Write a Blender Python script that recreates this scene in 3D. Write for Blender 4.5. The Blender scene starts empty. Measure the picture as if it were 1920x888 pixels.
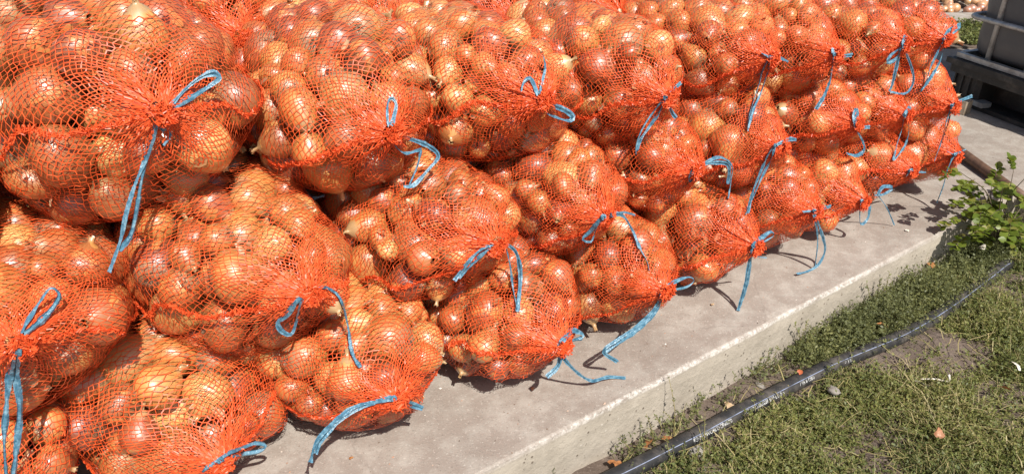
import bpy, math, random
import numpy as np
from mathutils import Vector, Matrix
from mathutils.bvhtree import BVHTree

random.seed(7)
RNG = np.random.default_rng(7)
SC = bpy.context.scene
COL = SC.collection
PI = math.pi

# ------------------------------------------------------------------ camera, sky, sun, exposure
FPX, TH, CH = 1450.0, math.radians(29.0), 1.35          # focal length in photo pixels, pitch, height above the slab
cam = bpy.data.cameras.new('camera')
cam.sensor_width = 36.0
cam.lens = 36.0 * FPX / 1920.0
cam.clip_start, cam.clip_end = 0.02, 500.0
cam_o = bpy.data.objects.new('camera', cam)
COL.objects.link(cam_o)
cam_o.location = (0, 0, CH)
cam_o.rotation_euler = (PI / 2 - TH, 0, 0)
SC.camera = cam_o

SUN_EL, SUN_AZ = math.radians(51.0), math.radians(26.0)  # azimuth: degrees to the right of straight behind the camera
to_sun = Vector((math.sin(SUN_AZ) * math.cos(SUN_EL), -math.cos(SUN_AZ) * math.cos(SUN_EL), math.sin(SUN_EL)))
world = bpy.data.worlds.new('World')
SC.world = world
world.use_nodes = True
wn = world.node_tree
bg = wn.nodes['Background']
sky = wn.nodes.new('ShaderNodeTexSky')
sky.sky_type = 'NISHITA'
sky.sun_disc = False
sky.sun_elevation = SUN_EL
sky.sun_rotation = math.atan2(to_sun.x, to_sun.y)
sky.air_density, sky.dust_density = 1.0, 2.0
wn.links.new(sky.outputs[0], bg.inputs[0])
bg.inputs[1].default_value = 0.07
sun = bpy.data.lights.new('sun', 'SUN')
sun.energy, sun.angle, sun.color = 4.7, math.radians(0.55), (1.0, 0.955, 0.89)
sun_o = bpy.data.objects.new('sun', sun)
COL.objects.link(sun_o)
sun_o.rotation_euler = (-to_sun).to_track_quat('-Z', 'Y').to_euler()
SC.view_settings.view_transform = 'Standard'
SC.view_settings.look = 'None'
SC.view_settings.exposure = 0.45
SC.view_settings.gamma = 1.0
SC.cycles.max_bounces = 6
SC.cycles.diffuse_bounces = 3
SC.cycles.glossy_bounces = 2
SC.cycles.transparent_max_bounces = 8

# ------------------------------------------------------------------ places: a pixel of the photograph -> a point in the yard
CT, ST = math.cos(TH), math.sin(TH)
FW, UP, RT = np.array([0, CT, -ST]), np.array([0, ST, CT]), np.array([1.0, 0, 0])
CAM = np.array([0, 0, CH])


def ray(px, py):
    v = FW + RT * (px - 960) / FPX + UP * (444 - py) / FPX
    return v / np.linalg.norm(v)


def at(px, py, z=0.0):
    r = ray(px, py)
    return CAM + r * ((z - CH) / r[2])


D = np.array([0.815, 0.579, 0.0]); D /= np.linalg.norm(D)      # along the stack and the slab edge
N = np.array([D[1], -D[0], 0.0])                               # out of the stack, towards the weeds
Z = np.array([0, 0, 1.0])
E0 = np.array([-0.0742, 1.303, 0.0])                           # a point of the slab edge
GZ = -0.18                                                     # level of the soil

# ------------------------------------------------------------------ helpers


def mesh_np(name, verts, faces, smooth=False, mats=None, midx=None):
    """verts (n,3), faces: array (m,k) or a list of such arrays"""
    me = bpy.data.meshes.new(name)
    verts = np.asarray(verts, np.float32)
    if isinstance(faces, np.ndarray):
        faces = [faces]
    faces = [np.asarray(f, np.int32) for f in faces if len(f)]
    loops = np.concatenate([f.ravel() for f in faces])
    tot = np.concatenate([np.full(len(f), f.shape[1], np.int32) for f in faces])
    start = np.concatenate([[0], np.cumsum(tot)[:-1]]).astype(np.int32)
    me.vertices.add(len(verts)); me.vertices.foreach_set('co', verts.ravel())
    me.loops.add(len(loops)); me.loops.foreach_set('vertex_index', loops)
    me.polygons.add(len(tot)); me.polygons.foreach_set('loop_start', start)
    me.polygons.foreach_set('use_smooth', np.full(len(tot), smooth))
    for m in (mats or []):
        me.materials.append(m)
    if midx is not None:
        me.polygons.foreach_set('material_index', np.asarray(midx, np.int32))
    me.update(calc_edges=True)
    me.validate()
    return me


def link(name, data, parent=None):
    o = bpy.data.objects.new(name, data)
    COL.objects.link(o)
    if parent is not None:
        o.parent = parent
    return o


def tag(o, label=None, cat=None, group=None, kind=None):
    if label: o['label'] = label
    if cat: o['category'] = cat
    if group: o['group'] = group
    if kind: o['kind'] = kind
    return o


def empty(name, loc):
    o = bpy.data.objects.new(name, None)
    COL.objects.link(o)
    o.location = loc
    o.empty_display_size = 0.05
    return o


class MB:
    """collects boxes, tubes and sheets for one mesh"""
    def __init__(s):
        s.v, s.f = [], []

    def add(s, verts, faces):
        b = len(s.v)
        s.v += [tuple(p) for p in verts]
        s.f += [tuple(i + b for i in f) for f in faces]

    def box(s, c, ax, ay, az, bev=0.0):
        """box about c with half-axis vectors; corners of the upright edges cut by bev (share of the half axis)"""
        c, ax, ay, az = (np.asarray(q, float) for q in (c, ax, ay, az))
        if bev <= 0:
            pl = [(-1, -1), (1, -1), (1, 1), (-1, 1)]
        else:
            k = 1 - bev
            pl = [(-k, -1), (k, -1), (1, -k), (1, k), (k, 1), (-k, 1), (-1, k), (-1, -k)]
        n = len(pl)
        vs = [c + ax * x + ay * y + az * h for h in (-1, 1) for x, y in pl]
        fs = [tuple(range(n))[::-1], tuple(range(n, 2 * n))]
        fs += [(i, (i + 1) % n, n + (i + 1) % n, n + i) for i in range(n)]
        s.add(vs, fs)

    def tube(s, pts, rad, seg=10, cap=True, flat=1.0):
        pts = [np.asarray(p, float) for p in pts]
        n = len(pts)
        rad = [rad] * n if np.isscalar(rad) else rad
        vs, ref = [], None
        for i, p in enumerate(pts):
            t = pts[min(i + 1, n - 1)] - pts[max(i - 1, 0)]
            t /= np.linalg.norm(t) + 1e-9
            if ref is None:
                ref = Z if abs(t[2]) < 0.9 else np.array([1.0, 0, 0])
            a = np.cross(t, ref); a /= np.linalg.norm(a) + 1e-9
            b = np.cross(a, t)
            ref = b
            for k in range(seg):
                w = 2 * PI * k / seg
                vs.append(p + rad[i] * (a * math.cos(w) + b * math.sin(w) * flat))
        fs = [(i * seg + k, i * seg + (k + 1) % seg, (i + 1) * seg + (k + 1) % seg, (i + 1) * seg + k)
              for i in range(n - 1) for k in range(seg)]
        if cap:
            fs += [tuple(range(seg))[::-1], tuple(range((n - 1) * seg, n * seg))]
        s.add(vs, fs)

    def mesh(s, name, mat, smooth=False):
        me = bpy.data.meshes.new(name)
        me.from_pydata(s.v, [], s.f)
        if smooth:
            me.polygons.foreach_set('use_smooth', [True] * len(me.polygons))
        me.materials.append(mat)
        me.update()
        return me

    def build(s, name, mat, parent=None, smooth=False):
        return link(name, s.mesh(name, mat, smooth), parent)


def spline(pts, n):
    """Catmull-Rom through pts, n samples evenly by length"""
    P = np.asarray(pts, float)
    P = np.vstack([2 * P[0] - P[1], P, 2 * P[-1] - P[-2]])
    out = []
    for i in range(1, len(P) - 2):
        t = np.linspace(0, 1, 16, endpoint=False)[:, None]
        a, b, c, d = P[i - 1], P[i], P[i + 1], P[i + 2]
        out.append(0.5 * ((2 * b) + (c - a) * t + (2 * a - 5 * b + 4 * c - d) * t ** 2 + (3 * b - a - 3 * c + d) * t ** 3))
    out = np.vstack(out + [P[-2][None]])
    L = np.concatenate([[0], np.cumsum(np.linalg.norm(np.diff(out, axis=0), axis=1))])
    u = np.linspace(0, L[-1], n)
    return np.stack([np.interp(u, L, out[:, k]) for k in range(out.shape[1])], 1)


# ------------------------------------------------------------------ materials
class NT:
    def __init__(s, name):
        s.m = bpy.data.materials.new(name)
        s.m.use_nodes = True
        s.t = s.m.node_tree
        s.b = s.t.nodes['Principled BSDF']

    def n(s, kind, **kw):
        o = s.t.nodes.new('ShaderNode' + kind)
        for k, v in kw.items():
            setattr(o, k, v)
        return o

    def put(s, sock, v):
        if isinstance(v, bpy.types.NodeSocket):
            s.t.links.new(v, sock)
        elif v is not None:
            if sock.type == 'RGBA' and len(v) == 3:
                v = (*v, 1)
            sock.default_value = v

    def math(s, op, a, b=None, c=None, clamp=False):
        o = s.n('Math', operation=op, use_clamp=clamp)
        for i, v in enumerate((a, b, c)):
            if v is not None:
                s.put(o.inputs[i], v)
        return o.outputs[0]

    def vec(s, op, a, b=None, out=0):
        o = s.n('VectorMath', operation=op)
        s.put(o.inputs[0], a)
        if b is not None:
            s.put(o.inputs[1] if op != 'SCALE' else o.inputs['Scale'], b)
        return o.outputs[out]

    def noise(s, v, scale, detail=3, rough=0.55, dist=0.0, out=0):
        o = s.n('TexNoise')
        s.put(o.inputs['Vector'], v)
        o.inputs['Scale'].default_value = scale
        o.inputs['Detail'].default_value = detail
        o.inputs['Roughness'].default_value = rough
        o.inputs['Distortion'].default_value = dist
        return o.outputs[out]

    def voro(s, v, scale, feature='F1', out='Distance', rnd=1.0):
        o = s.n('TexVoronoi', feature=feature)
        s.put(o.inputs['Vector'], v)
        o.inputs['Scale'].default_value = scale
        o.inputs['Randomness'].default_value = rnd
        return o.outputs[out]

    def ramp(s, fac, stops, interp='LINEAR'):
        o = s.n('ValToRGB')
        o.color_ramp.interpolation = interp
        e = o.color_ramp.elements
        while len(e) < len(stops):
            e.new(0.5)
        for i, (p, c) in enumerate(stops):
            e[i].position = p
            if np.isscalar(c): c = (c, c, c)
            e[i].color = (*c, 1)
        s.put(o.inputs[0], fac)
        return o.outputs[0]

    def step(s, v, lo, hi):
        o = s.n('MapRange', interpolation_type='SMOOTHSTEP')
        s.put(o.inputs['Value'], v)
        o.inputs['From Min'].default_value, o.inputs['From Max'].default_value = lo, hi
        return o.outputs[0]

    def mix(s, f, a, b, mode='MIX'):
        o = s.n('Mix', data_type='RGBA', blend_type=mode)
        s.put(o.inputs[0], f); s.put(o.inputs[6], a); s.put(o.inputs[7], b)
        return o.outputs[2]

    def bump(s, h, strength=0.3, dist=0.01):
        o = s.n('Bump')
        o.inputs['Strength'].default_value = strength
        o.inputs['Distance'].default_value = dist
        s.put(o.inputs['Height'], h)
        s.put(s.b.inputs['Normal'], o.outputs[0])

    def set(s, **kw):
        for k, v in kw.items():
            s.put(s.b.inputs[k.replace('_', ' ')], v)
        return s

    def translucent(s, col, f):
        tr = s.n('BsdfTranslucent'); s.put(tr.inputs[0], col)
        mx = s.n('MixShader'); mx.inputs[0].default_value = f
        out = [q for q in s.t.nodes if q.type == 'OUTPUT_MATERIAL'][0]
        s.t.links.new(s.b.outputs[0], mx.inputs[1]); s.t.links.new(tr.outputs[0], mx.inputs[2])
        s.t.links.new(mx.outputs[0], out.inputs[0])


def onion_material(name, per_island=False):
    k = NT(name)
    tc = k.n('TexCoord').outputs['Object']
    if per_island:
        geo = k.n('NewGeometry')
        rnd = geo.outputs['Random Per Island']
        tc = geo.outputs['Position']
    else:
        rnd = k.n('ObjectInfo').outputs['Random']
    sp = k.n('SeparateXYZ'); k.put(sp.inputs[0], tc)
    x, y, zz = sp.outputs
    rr = k.math('SQRT', k.math('ADD', k.math('ADD', k.math('MULTIPLY', x, x), k.math('MULTIPLY', y, y)), 0.002))
    cx, cy = k.math('DIVIDE', x, rr), k.math('DIVIDE', y, rr)
    cv = k.n('CombineXYZ')
    k.put(cv.inputs[0], cx); k.put(cv.inputs[1], cy); k.put(cv.inputs[2], k.math('MULTIPLY', zz, 0.10))
    off = k.vec('SCALE', (3.1, 7.3, 5.7), k.math('MULTIPLY', rnd, 9.0))
    mer = k.vec('ADD', cv.outputs[0], off)                      # runs along the meridians
    pos = k.vec('ADD', tc, off)
    veins = k.noise(mer, 9.0, 4, 0.65)
    fine = k.noise(mer, 26.0, 2, 0.6)
    base = k.ramp(rnd, [(0.0, (0.37, 0.108, 0.033)), (0.14, (0.58, 0.26, 0.065)), (0.28, (0.23, 0.062, 0.028)), (0.42, (0.66, 0.34, 0.090)),
                        (0.56, (0.31, 0.085, 0.032)), (0.70, (0.50, 0.18, 0.046)), (0.84, (0.72, 0.46, 0.15)), (0.92, (0.19, 0.048, 0.024)), (1.0, (0.40, 0.122, 0.037))])
    base = k.mix(k.step(veins, 0.42, 0.68), base, k.mix(0.42, base, (0.22, 0.05, 0.016)))
    base = k.mix(k.math('MULTIPLY', k.step(fine, 0.5, 0.75), 0.25), base, (0.74, 0.40, 0.15))
    # a torn outer skin: below it the paler, shinier next one
    torn = k.noise(k.vec('MULTIPLY', pos, (1.0, 1.0, 0.6)), 1.15, 2, 0.5, 0.6)
    base = k.mix(k.math('MULTIPLY', k.step(torn, 0.60, 0.615), 0.55), base, (0.74, 0.37, 0.10))
    rim = k.math('MULTIPLY', k.step(torn, 0.58, 0.60), k.math('SUBTRACT', 1.0, k.step(torn, 0.60, 0.63)))
    base = k.mix(k.math('MULTIPLY', rim, 0.35), base, (0.26, 0.07, 0.02))
    blot = k.noise(pos, 3.2, 4, 0.6)
    base = k.mix(k.math('MULTIPLY', k.step(blot, 0.60, 0.75), 0.25), base, (0.24, 0.07, 0.03))
    # dusty root end, papery neck
    jit = k.math('MULTIPLY', k.math('SUBTRACT', veins, 0.5), 0.5)
    base = k.mix(k.step(k.math('ADD', zz, jit), 0.94, 1.10), base, k.mix(fine, (0.36, 0.19, 0.075), (0.54, 0.36, 0.17)))
    base = k.mix(k.math('MULTIPLY', k.step(k.math('SUBTRACT', k.math('MULTIPLY', zz, -1.0), jit), 0.66, 0.86), 0.75), base, (0.30, 0.19, 0.10))
    rough = k.math('ADD', 0.40, k.math('MULTIPLY', fine, 0.10))
    k.set(Base_Color=base, Roughness=rough, Specular_IOR_Level=1.0)
    k.b.inputs['Coat Weight'].default_value = 0.62
    k.b.inputs['Coat Roughness'].default_value = 0.27
    k.bump(k.math('ADD', k.math('ADD', k.math('MULTIPLY', veins, 0.8), k.math('MULTIPLY', fine, 0.5)), k.math('MULTIPLY', torn, 0.4)), 0.10, 0.03)
    return k.m


M = {}
M['onion'] = onion_material('onion_skin')
M['onion_far'] = onion_material('onion_skin_heap', True)
_m = M['onion_far'].node_tree
_b = _m.nodes['Principled BSDF']
_l = _b.inputs['Base Color'].links[0].from_socket
_x = _m.nodes.new('ShaderNodeMix'); _x.data_type = 'RGBA'; _x.inputs[0].default_value = 0.45; _x.inputs[7].default_value = (0.50, 0.30, 0.20, 1)
_m.links.new(_l, _x.inputs[6]); _m.links.new(_x.outputs[2], _b.inputs['Base Color'])
k = NT('onion_root')
ns = k.noise(k.n('TexCoord').outputs['Object'], 6, 3)
k.set(Base_Color=k.ramp(ns, [(0.3, (0.10, 0.065, 0.04)), (0.7, (0.33, 0.24, 0.15))]), Roughness=0.9)
M['root'] = k.m

k = NT('net_plastic')
isl = k.n('NewGeometry').outputs['Random Per Island']
k.set(Base_Color=k.ramp(isl, [(0.0, (0.66, 0.080, 0.020)), (0.5, (0.80, 0.115, 0.028)), (1.0, (0.88, 0.160, 0.045))]), Roughness=0.42, Specular_IOR_Level=0.45)
k.translucent((0.92, 0.12, 0.03), 0.18)
M['net'] = k.m

k = NT('blue_twine')
pos = k.n('NewGeometry').outputs['Position']
nz = k.noise(pos, 90, 3)
k.set(Base_Color=k.ramp(nz, [(0.3, (0.036, 0.105, 0.160)), (0.5, (0.080, 0.205, 0.295)), (0.72, (0.22, 0.37, 0.45))]), Roughness=0.33, Specular_IOR_Level=0.55)
k.bump(k.noise(pos, 240, 2), 0.5, 0.004)
M['twine'] = k.m

k = NT('concrete')
pos = k.n('TexCoord').outputs['Object']
rel = k.vec('SUBTRACT', pos, tuple(E0))
q = k.vec('DOT_PRODUCT', rel, tuple(N), 1)
s_ = k.vec('DOT_PRODUCT', rel, tuple(D), 1)
sp = k.n('SeparateXYZ'); k.put(sp.inputs[0], pos)
pz = sp.outputs[2]
big = k.noise(pos, 2.1, 5, 0.6)
mid = k.noise(pos, 14, 5, 0.65)
grit = k.noise(pos, 190, 3, 0.7)
spk = k.voro(pos, 130)
col = k.ramp(big, [(0.3, (0.285, 0.252, 0.216)), (0.5, (0.380, 0.340, 0.294)), (0.7, (0.450, 0.408, 0.356))])
col = k.mix(k.step(mid, 0.38, 0.7), k.mix(0.5, col, (0.20, 0.15, 0.12)), col)
col = k.mix(k.math('MULTIPLY', k.step(grit, 0.58, 0.70), 0.6), col, (0.10, 0.085, 0.07))
col = k.mix(k.math('MULTIPLY', k.step(k.noise(pos, 120, 3, 0.7), 0.58, 0.68), 0.6), col, (0.52, 0.47, 0.41))
crk = k.voro(k.vec('ADD', pos, k.vec('SCALE', k.noise(pos, 5, 4, out=1), 0.12)), 0.9, 'DISTANCE_TO_EDGE')
col = k.mix(k.math('MULTIPLY', k.math('SUBTRACT', 1.0, k.step(crk, 0.001, 0.004)), 0.14), col, (0.10, 0.08, 0.065))
dirt = k.noise(k.vec('ADD', pos, (3.7, 1.2, 0)), 0.9, 5, 0.62)
col = k.mix(k.math('MULTIPLY', k.math('MULTIPLY', k.step(dirt, 0.55, 0.7), k.step(s_, 2.3, 3.1)), 0.55), col, (0.17, 0.115, 0.085))
sta = k.noise(k.vec('ADD', pos, (8.1, 4.4, 0)), 3.3, 6, 0.68)
col = k.mix(k.math('MULTIPLY', k.step(sta, 0.56, 0.72), 0.20), col, (0.20, 0.150, 0.115))
scf = k.noise(k.vec('MULTIPLY', k.vec('ADD', pos, (0, 0, 0)), (30, 4, 1)), 1.0, 4, 0.7)
col = k.mix(k.math('MULTIPLY', k.step(scf, 0.66, 0.74), 0.22), col, (0.60, 0.56, 0.50))
# the cast face: greyer, sandy, stony
face = k.math('SUBTRACT', 1.0, k.step(pz, -0.022, -0.006))
sand = k.ramp(k.noise(pos, 7, 5, 0.7), [(0.3, (0.32, 0.277, 0.222)), (0.65, (0.44, 0.388, 0.318))])
stone = k.voro(pos, 55)
sand = k.mix(k.math('MULTIPLY', k.math('SUBTRACT', 1.0, k.step(stone, 0.16, 0.24)), k.step(k.noise(pos, 18, 2), 0.44, 0.56)), sand, k.ramp(k.noise(pos, 40, 0), [(0.38, (0.15, 0.12, 0.092)), (0.5, (0.34, 0.29, 0.235)), (0.62, (0.52, 0.47, 0.40))]))
col = k.mix(face, col, sand)
# white scrape and dust along the arris
wob = k.math('ADD', q, k.math('MULTIPLY', k.math('SUBTRACT', k.noise(pos, 9, 5, 0.8), 0.5), 0.014))
band = k.math('MULTIPLY', k.step(wob, -0.012, -0.003), k.step(pz, -0.020, -0.008))
ends = k.math('MULTIPLY', k.step(s_, 0.0, 0.40), k.math('SUBTRACT', 1.0, k.step(s_, 1.25, 2.0)))
brk = k.step(k.noise(pos, 60, 5, 0.85), 0.40, 0.60)
col = k.mix(k.math('MULTIPLY', k.math('MULTIPLY', band, brk), k.math('ADD', 0.10, k.math('MULTIPLY', ends, 0.55))), col, (0.74, 0.71, 0.66))
k.set(Base_Color=col, Roughness=0.9, Specular_IOR_Level=0.25)
hh = k.math('ADD', k.math('ADD', k.math('MULTIPLY', mid, 0.7), k.math('MULTIPLY', grit, 0.5)), k.math('MULTIPLY', k.math('MULTIPLY', k.math('SUBTRACT', 0.5, stone), face), 0.35))
k.bump(hh, 0.45, 0.008)
M['concrete'] = k.m

k = NT('soil')
pos = k.n('TexCoord').outputs['Object']
c1 = k.noise(pos, 9, 6, 0.7); c2 = k.noise(pos, 120, 4, 0.75)
col = k.ramp(c1, [(0.3, (0.085, 0.062, 0.048)), (0.55, (0.16, 0.122, 0.098)), (0.75, (0.215, 0.172, 0.140))])
col = k.mix(k.math('MULTIPLY', k.step(c2, 0.55, 0.72), 0.5), col, (0.30, 0.25, 0.20))
k.set(Base_Color=col, Roughness=0.95, Specular_IOR_Level=0.2)
k.bump(k.math('ADD', c1, k.math('MULTIPLY', c2, 0.5)), 0.7, 0.02)
M['soil'] = k.m


def leaf_material(name, stops, tl=0.3, rough=0.5):
    k = NT(name)
    g = k.n('NewGeometry')
    r = g.outputs['Random Per Island']
    patch = k.noise(g.outputs['Position'], 2.6, 3, 0.6)
    f = k.math('ADD', k.math('MULTIPLY', r, 0.6), k.math('MULTIPLY', k.step(patch, 0.3, 0.72), 0.4))
    c = k.ramp(f, stops)
    k.set(Base_Color=c, Roughness=rough, Specular_IOR_Level=0.35)
    k.translucent(k.mix(0.4, c, (0.30, 0.31, 0.06)), tl)
    return k.m


M['weed'] = leaf_material('weed_leaf', [(0.0, (0.070, 0.090, 0.032)), (0.3, (0.115, 0.138, 0.044)), (0.6, (0.172, 0.195, 0.058)), (0.85, (0.245, 0.248, 0.070)), (1.0, (0.35, 0.29, 0.13))])
M['weed_dark'] = leaf_material('weed_leaf_grey', [(0.0, (0.095, 0.108, 0.050)), (0.45, (0.150, 0.165, 0.066)), (0.8, (0.225, 0.228, 0.080)), (1.0, (0.32, 0.285, 0.12))])
M['straw'] = leaf_material('dry_stem', [(0.0, (0.22, 0.19, 0.08)), (0.6, (0.36, 0.30, 0.13)), (1.0, (0.50, 0.42, 0.24))], 0.15)
k = NT('shrub_leaf')
oi = k.n('ObjectInfo').outputs['Random']
tc = k.n('TexCoord').outputs['Object']
c = k.ramp(oi, [(0.0, (0.10, 0.145, 0.020)), (0.5, (0.17, 0.225, 0.030)), (0.85, (0.24, 0.265, 0.042)), (1.0, (0.30, 0.25, 0.07))])
c = k.mix(k.math('MULTIPLY', k.noise(tc, 60, 3), 0.5), c, (0.09, 0.13, 0.022))
k.set(Base_Color=c, Roughness=0.42, Specular_IOR_Level=0.4)
k.translucent(k.mix(0.5, c, (0.28, 0.36, 0.02)), 0.35)
M['leaf'] = k.m
k = NT('shrub_bark'); k.set(Base_Color=k.ramp(k.noise(k.n('TexCoord').outputs['Object'], 40, 3), [(0.3, (0.07, 0.05, 0.03)), (0.7, (0.16, 0.13, 0.07))]), Roughness=0.8); M['bark'] = k.m

k = NT('black_pipe_plastic')
pos = k.n('NewGeometry').outputs['Position']
dst = k.noise(pos, 14, 5, 0.7)
fin = k.noise(pos, 90, 3, 0.7)
c = k.mix(k.math('MULTIPLY', k.step(dst, 0.42, 0.75), 0.75), (0.020, 0.020, 0.021), (0.125, 0.108, 0.092))
c = k.mix(k.math('MULTIPLY', k.step(fin, 0.6, 0.75), 0.35), c, (0.20, 0.175, 0.15))
k.set(Base_Color=c, Roughness=k.math('ADD', 0.46, k.math('MULTIPLY', dst, 0.3)), Specular_IOR_Level=0.4)
M['pipe'] = k.m
k = NT('pipe_stripe'); k.set(Base_Color=k.mix(k.step(k.noise(k.n('NewGeometry').outputs['Position'], 30, 3), 0.4, 0.7), (0.26, 0.30, 0.42), (0.08, 0.09, 0.12)), Roughness=0.4); M['stripe'] = k.m
k = NT('white_print'); k.set(Base_Color=k.mix(k.step(k.noise(k.n('NewGeometry').outputs['Position'], 130, 2), 0.45, 0.62), (0.62, 0.62, 0.60), (0.14, 0.14, 0.14)), Roughness=0.6); M['print'] = k.m

k = NT('brown_wood')
tc = k.n('TexCoord').outputs['Object']
c = k.ramp(k.noise(k.vec('MULTIPLY', tc, (1, 1, 0.08)), 60, 4, 0.6), [(0.3, (0.075, 0.040, 0.024)), (0.7, (0.17, 0.095, 0.058))])
k.set(Base_Color=c, Roughness=0.6); M['wood'] = k.m
k = NT('pale_wood')
c = k.ramp(k.noise(k.n('TexCoord').outputs['Object'], 30, 4, 0.6), [(0.3, (0.30, 0.23, 0.16)), (0.7, (0.46, 0.37, 0.27))])
k.set(Base_Color=c, Roughness=0.8); M['pale_wood'] = k.m

k = NT('tank_plastic')
pos = k.n('TexCoord').outputs['Object']
c = k.mix(k.math('MULTIPLY', k.step(k.noise(pos, 5, 5, 0.65), 0.4, 0.75), 0.6), (0.095, 0.093, 0.094), (0.17, 0.16, 0.15))
k.set(Base_Color=c, Roughness=0.38, Specular_IOR_Level=0.5); M['tank'] = k.m
k = NT('pallet_plastic')
pos = k.n('TexCoord').outputs['Object']
c = k.mix(k.math('MULTIPLY', k.step(k.noise(pos, 9, 5, 0.7), 0.45, 0.75), 0.7), (0.026, 0.024, 0.022), (0.13, 0.112, 0.095))
k.set(Base_Color=c, Roughness=0.6); k.bump(k.noise(pos, 120, 3), 0.25, 0.004); M['pallet'] = k.m
k = NT('cage_steel')
pos = k.n('TexCoord').outputs['Object']
c = k.mix(k.step(k.noise(pos, 20, 4, 0.7), 0.4, 0.7), (0.55, 0.54, 0.52), (0.33, 0.31, 0.29))
k.set(Base_Color=c, Roughness=0.5, Metallic=0.55); M['steel'] = k.m
k = NT('dry_skin')
oi = k.n('ObjectInfo').outputs['Random']
tc = k.n('TexCoord').outputs['Object']
c = k.ramp(oi, [(0.0, (0.42, 0.16, 0.055)), (0.4, (0.52, 0.24, 0.09)), (0.7, (0.50, 0.12, 0.045)), (1.0, (0.62, 0.46, 0.28))])
c = k.mix(k.step(k.noise(k.vec('MULTIPLY', tc, (1, 0.2, 1)), 160, 3), 0.4, 0.7), c, k.mix(0.5, c, (0.22, 0.08, 0.03)))
k.set(Base_Color=c, Roughness=0.45); k.translucent(c, 0.25); M['skin'] = k.m
k = NT('loose_flakes'); r_ = k.n('NewGeometry').outputs['Random Per Island']; c = k.ramp(r_, [(0.0, (0.58, 0.36, 0.17)), (0.4, (0.42, 0.17, 0.06)), (0.7, (0.66, 0.50, 0.30)), (1.0, (0.30, 0.10, 0.04))]); k.set(Base_Color=c, Roughness=0.4); k.translucent(c, 0.2); M['flake'] = k.m
k = NT('crumbs'); r_ = k.n('NewGeometry').outputs['Random Per Island']; k.set(Base_Color=k.ramp(r_, [(0.0, (0.10, 0.075, 0.055)), (0.45, (0.22, 0.14, 0.09)), (0.7, (0.42, 0.17, 0.08)), (0.85, (0.50, 0.42, 0.34)), (1.0, (0.72, 0.68, 0.62))]), Roughness=0.8); M['crumb'] = k.m
k = NT('pale_scrap'); k.set(Base_Color=k.ramp(k.noise(k.n('TexCoord').outputs['Object'], 60, 3), [(0.3, (0.60, 0.52, 0.40)), (0.7, (0.78, 0.74, 0.66))]), Roughness=0.6); M['pale'] = k.m
k = NT('grey_stone'); k.set(Base_Color=k.ramp(k.noise(k.n('TexCoord').outputs['Object'], 30, 5, 0.7), [(0.3, (0.20, 0.18, 0.155)), (0.7, (0.33, 0.30, 0.265))]), Roughness=0.9); M['stone'] = k.m

# ------------------------------------------------------------------ the setting
S_C, S_A = 2.62, -4.0                                          # the slab edge runs from S_A to the corner S_C
edge = [E0 + D * s for s in np.arange(S_A, S_C, 0.02)]
side = [E0 + D * S_C + N * t for t in np.arange(0, 12.0, 0.05)]
jr = np.random.default_rng(3)


def rough(n, scale, amp):
    x = np.cumsum(jr.normal(0, 1, n)); w = np.ones(9) / 9
    a = np.convolve(jr.normal(0, 1, n + 8), w, 'valid')
    return amp * (0.6 * a / (a.std() + 1e-6) + 0.4 * jr.normal(0, 1, n))


rim_p = np.array(edge + side)
nrm = np.array([N] * len(edge) + [D * 1.0] * len(side))
nrm[len(edge):] = D
nrm = np.where(np.arange(len(rim_p))[:, None] < len(edge), N, D)
off = rough(len(rim_p), 1, 0.0009)
chips = np.clip(rough(len(rim_p), 1, 1.0) - 0.9, 0, 2)
rows = []
for (inn, dz) in ((-0.030, 0.0), (-0.010, -0.0012), (-0.003, -0.0055), (0.0, -0.014), (0.002, -0.05), (0.001, -0.10), (-0.001, -0.15), (-0.002, -0.24)):
    c = chips * (0.003 if -0.02 < inn < 0.0015 and dz > -0.03 else 0.0)
    rows.append(rim_p + nrm * (inn + off * (0.4 + (dz < -0.01)) - c)[:, None] + Z * (dz - c * 0.5)[:, None])
nr = len(rim_p)
V = np.vstack(rows)
fs = [(r * nr + i, r * nr + i + 1, (r + 1) * nr + i + 1, (r + 1) * nr + i) for r in range(len(rows) - 1) for i in range(nr - 1)]
far = [E0 + D * 30 + N * 12, E0 + D * 30 - N * 30, E0 + D * S_A - N * 30]
V2 = np.vstack([V, far])
me = bpy.data.meshes.new('concrete_slab')
top = list(range(nr)) + [len(V), len(V) + 1, len(V) + 2]
me.from_pydata([tuple(p) for p in V2], [], [tuple(f[::-1]) for f in fs] + [tuple(top)])
me.materials.append(M['concrete']); me.update()
tag(link('concrete_slab', me), 'pale concrete slab with a chipped white-scraped edge under the onion sacks', kind='structure')

# soil: one sheet, finer and uneven beside the slab
gx = np.concatenate([[-60, -20, -6, -2], np.arange(-0.6, 3.6, 0.035), [4.5, 8, 20, 60]])
gy = np.concatenate([[-40, -12, -4, -1, 0.2], np.arange(0.6, 3.4, 0.035), [4.5, 8, 20, 60]])
X, Y = np.meshgrid(gx, gy)


def soil_z(x, y):
    return GZ + 0.010 * np.sin(x * 7.1 + 1.3 * np.sin(y * 5.2)) * np.cos(y * 8.3 + x * 2.1) + 0.006 * np.sin(x * 23 + y * 11) * np.sin(y * 19 - x * 7)


near = (X > -0.7) & (X < 3.7) & (Y > 0.5) & (Y < 3.5)
Zg = np.where(near, soil_z(X, Y), GZ)
nx, ny = len(gx), len(gy)
idx = np.arange(nx * ny).reshape(ny, nx)
F4 = np.stack([idx[:-1, :-1], idx[:-1, 1:], idx[1:, 1:], idx[1:, :-1]], -1).reshape(-1, 4)
tag(link('ground', mesh_np('ground', np.stack([X, Y, Zg], -1).reshape(-1, 3), F4, True, [M['soil']])), 'bare brown soil showing between the weeds beside the slab', kind='structure')

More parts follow.
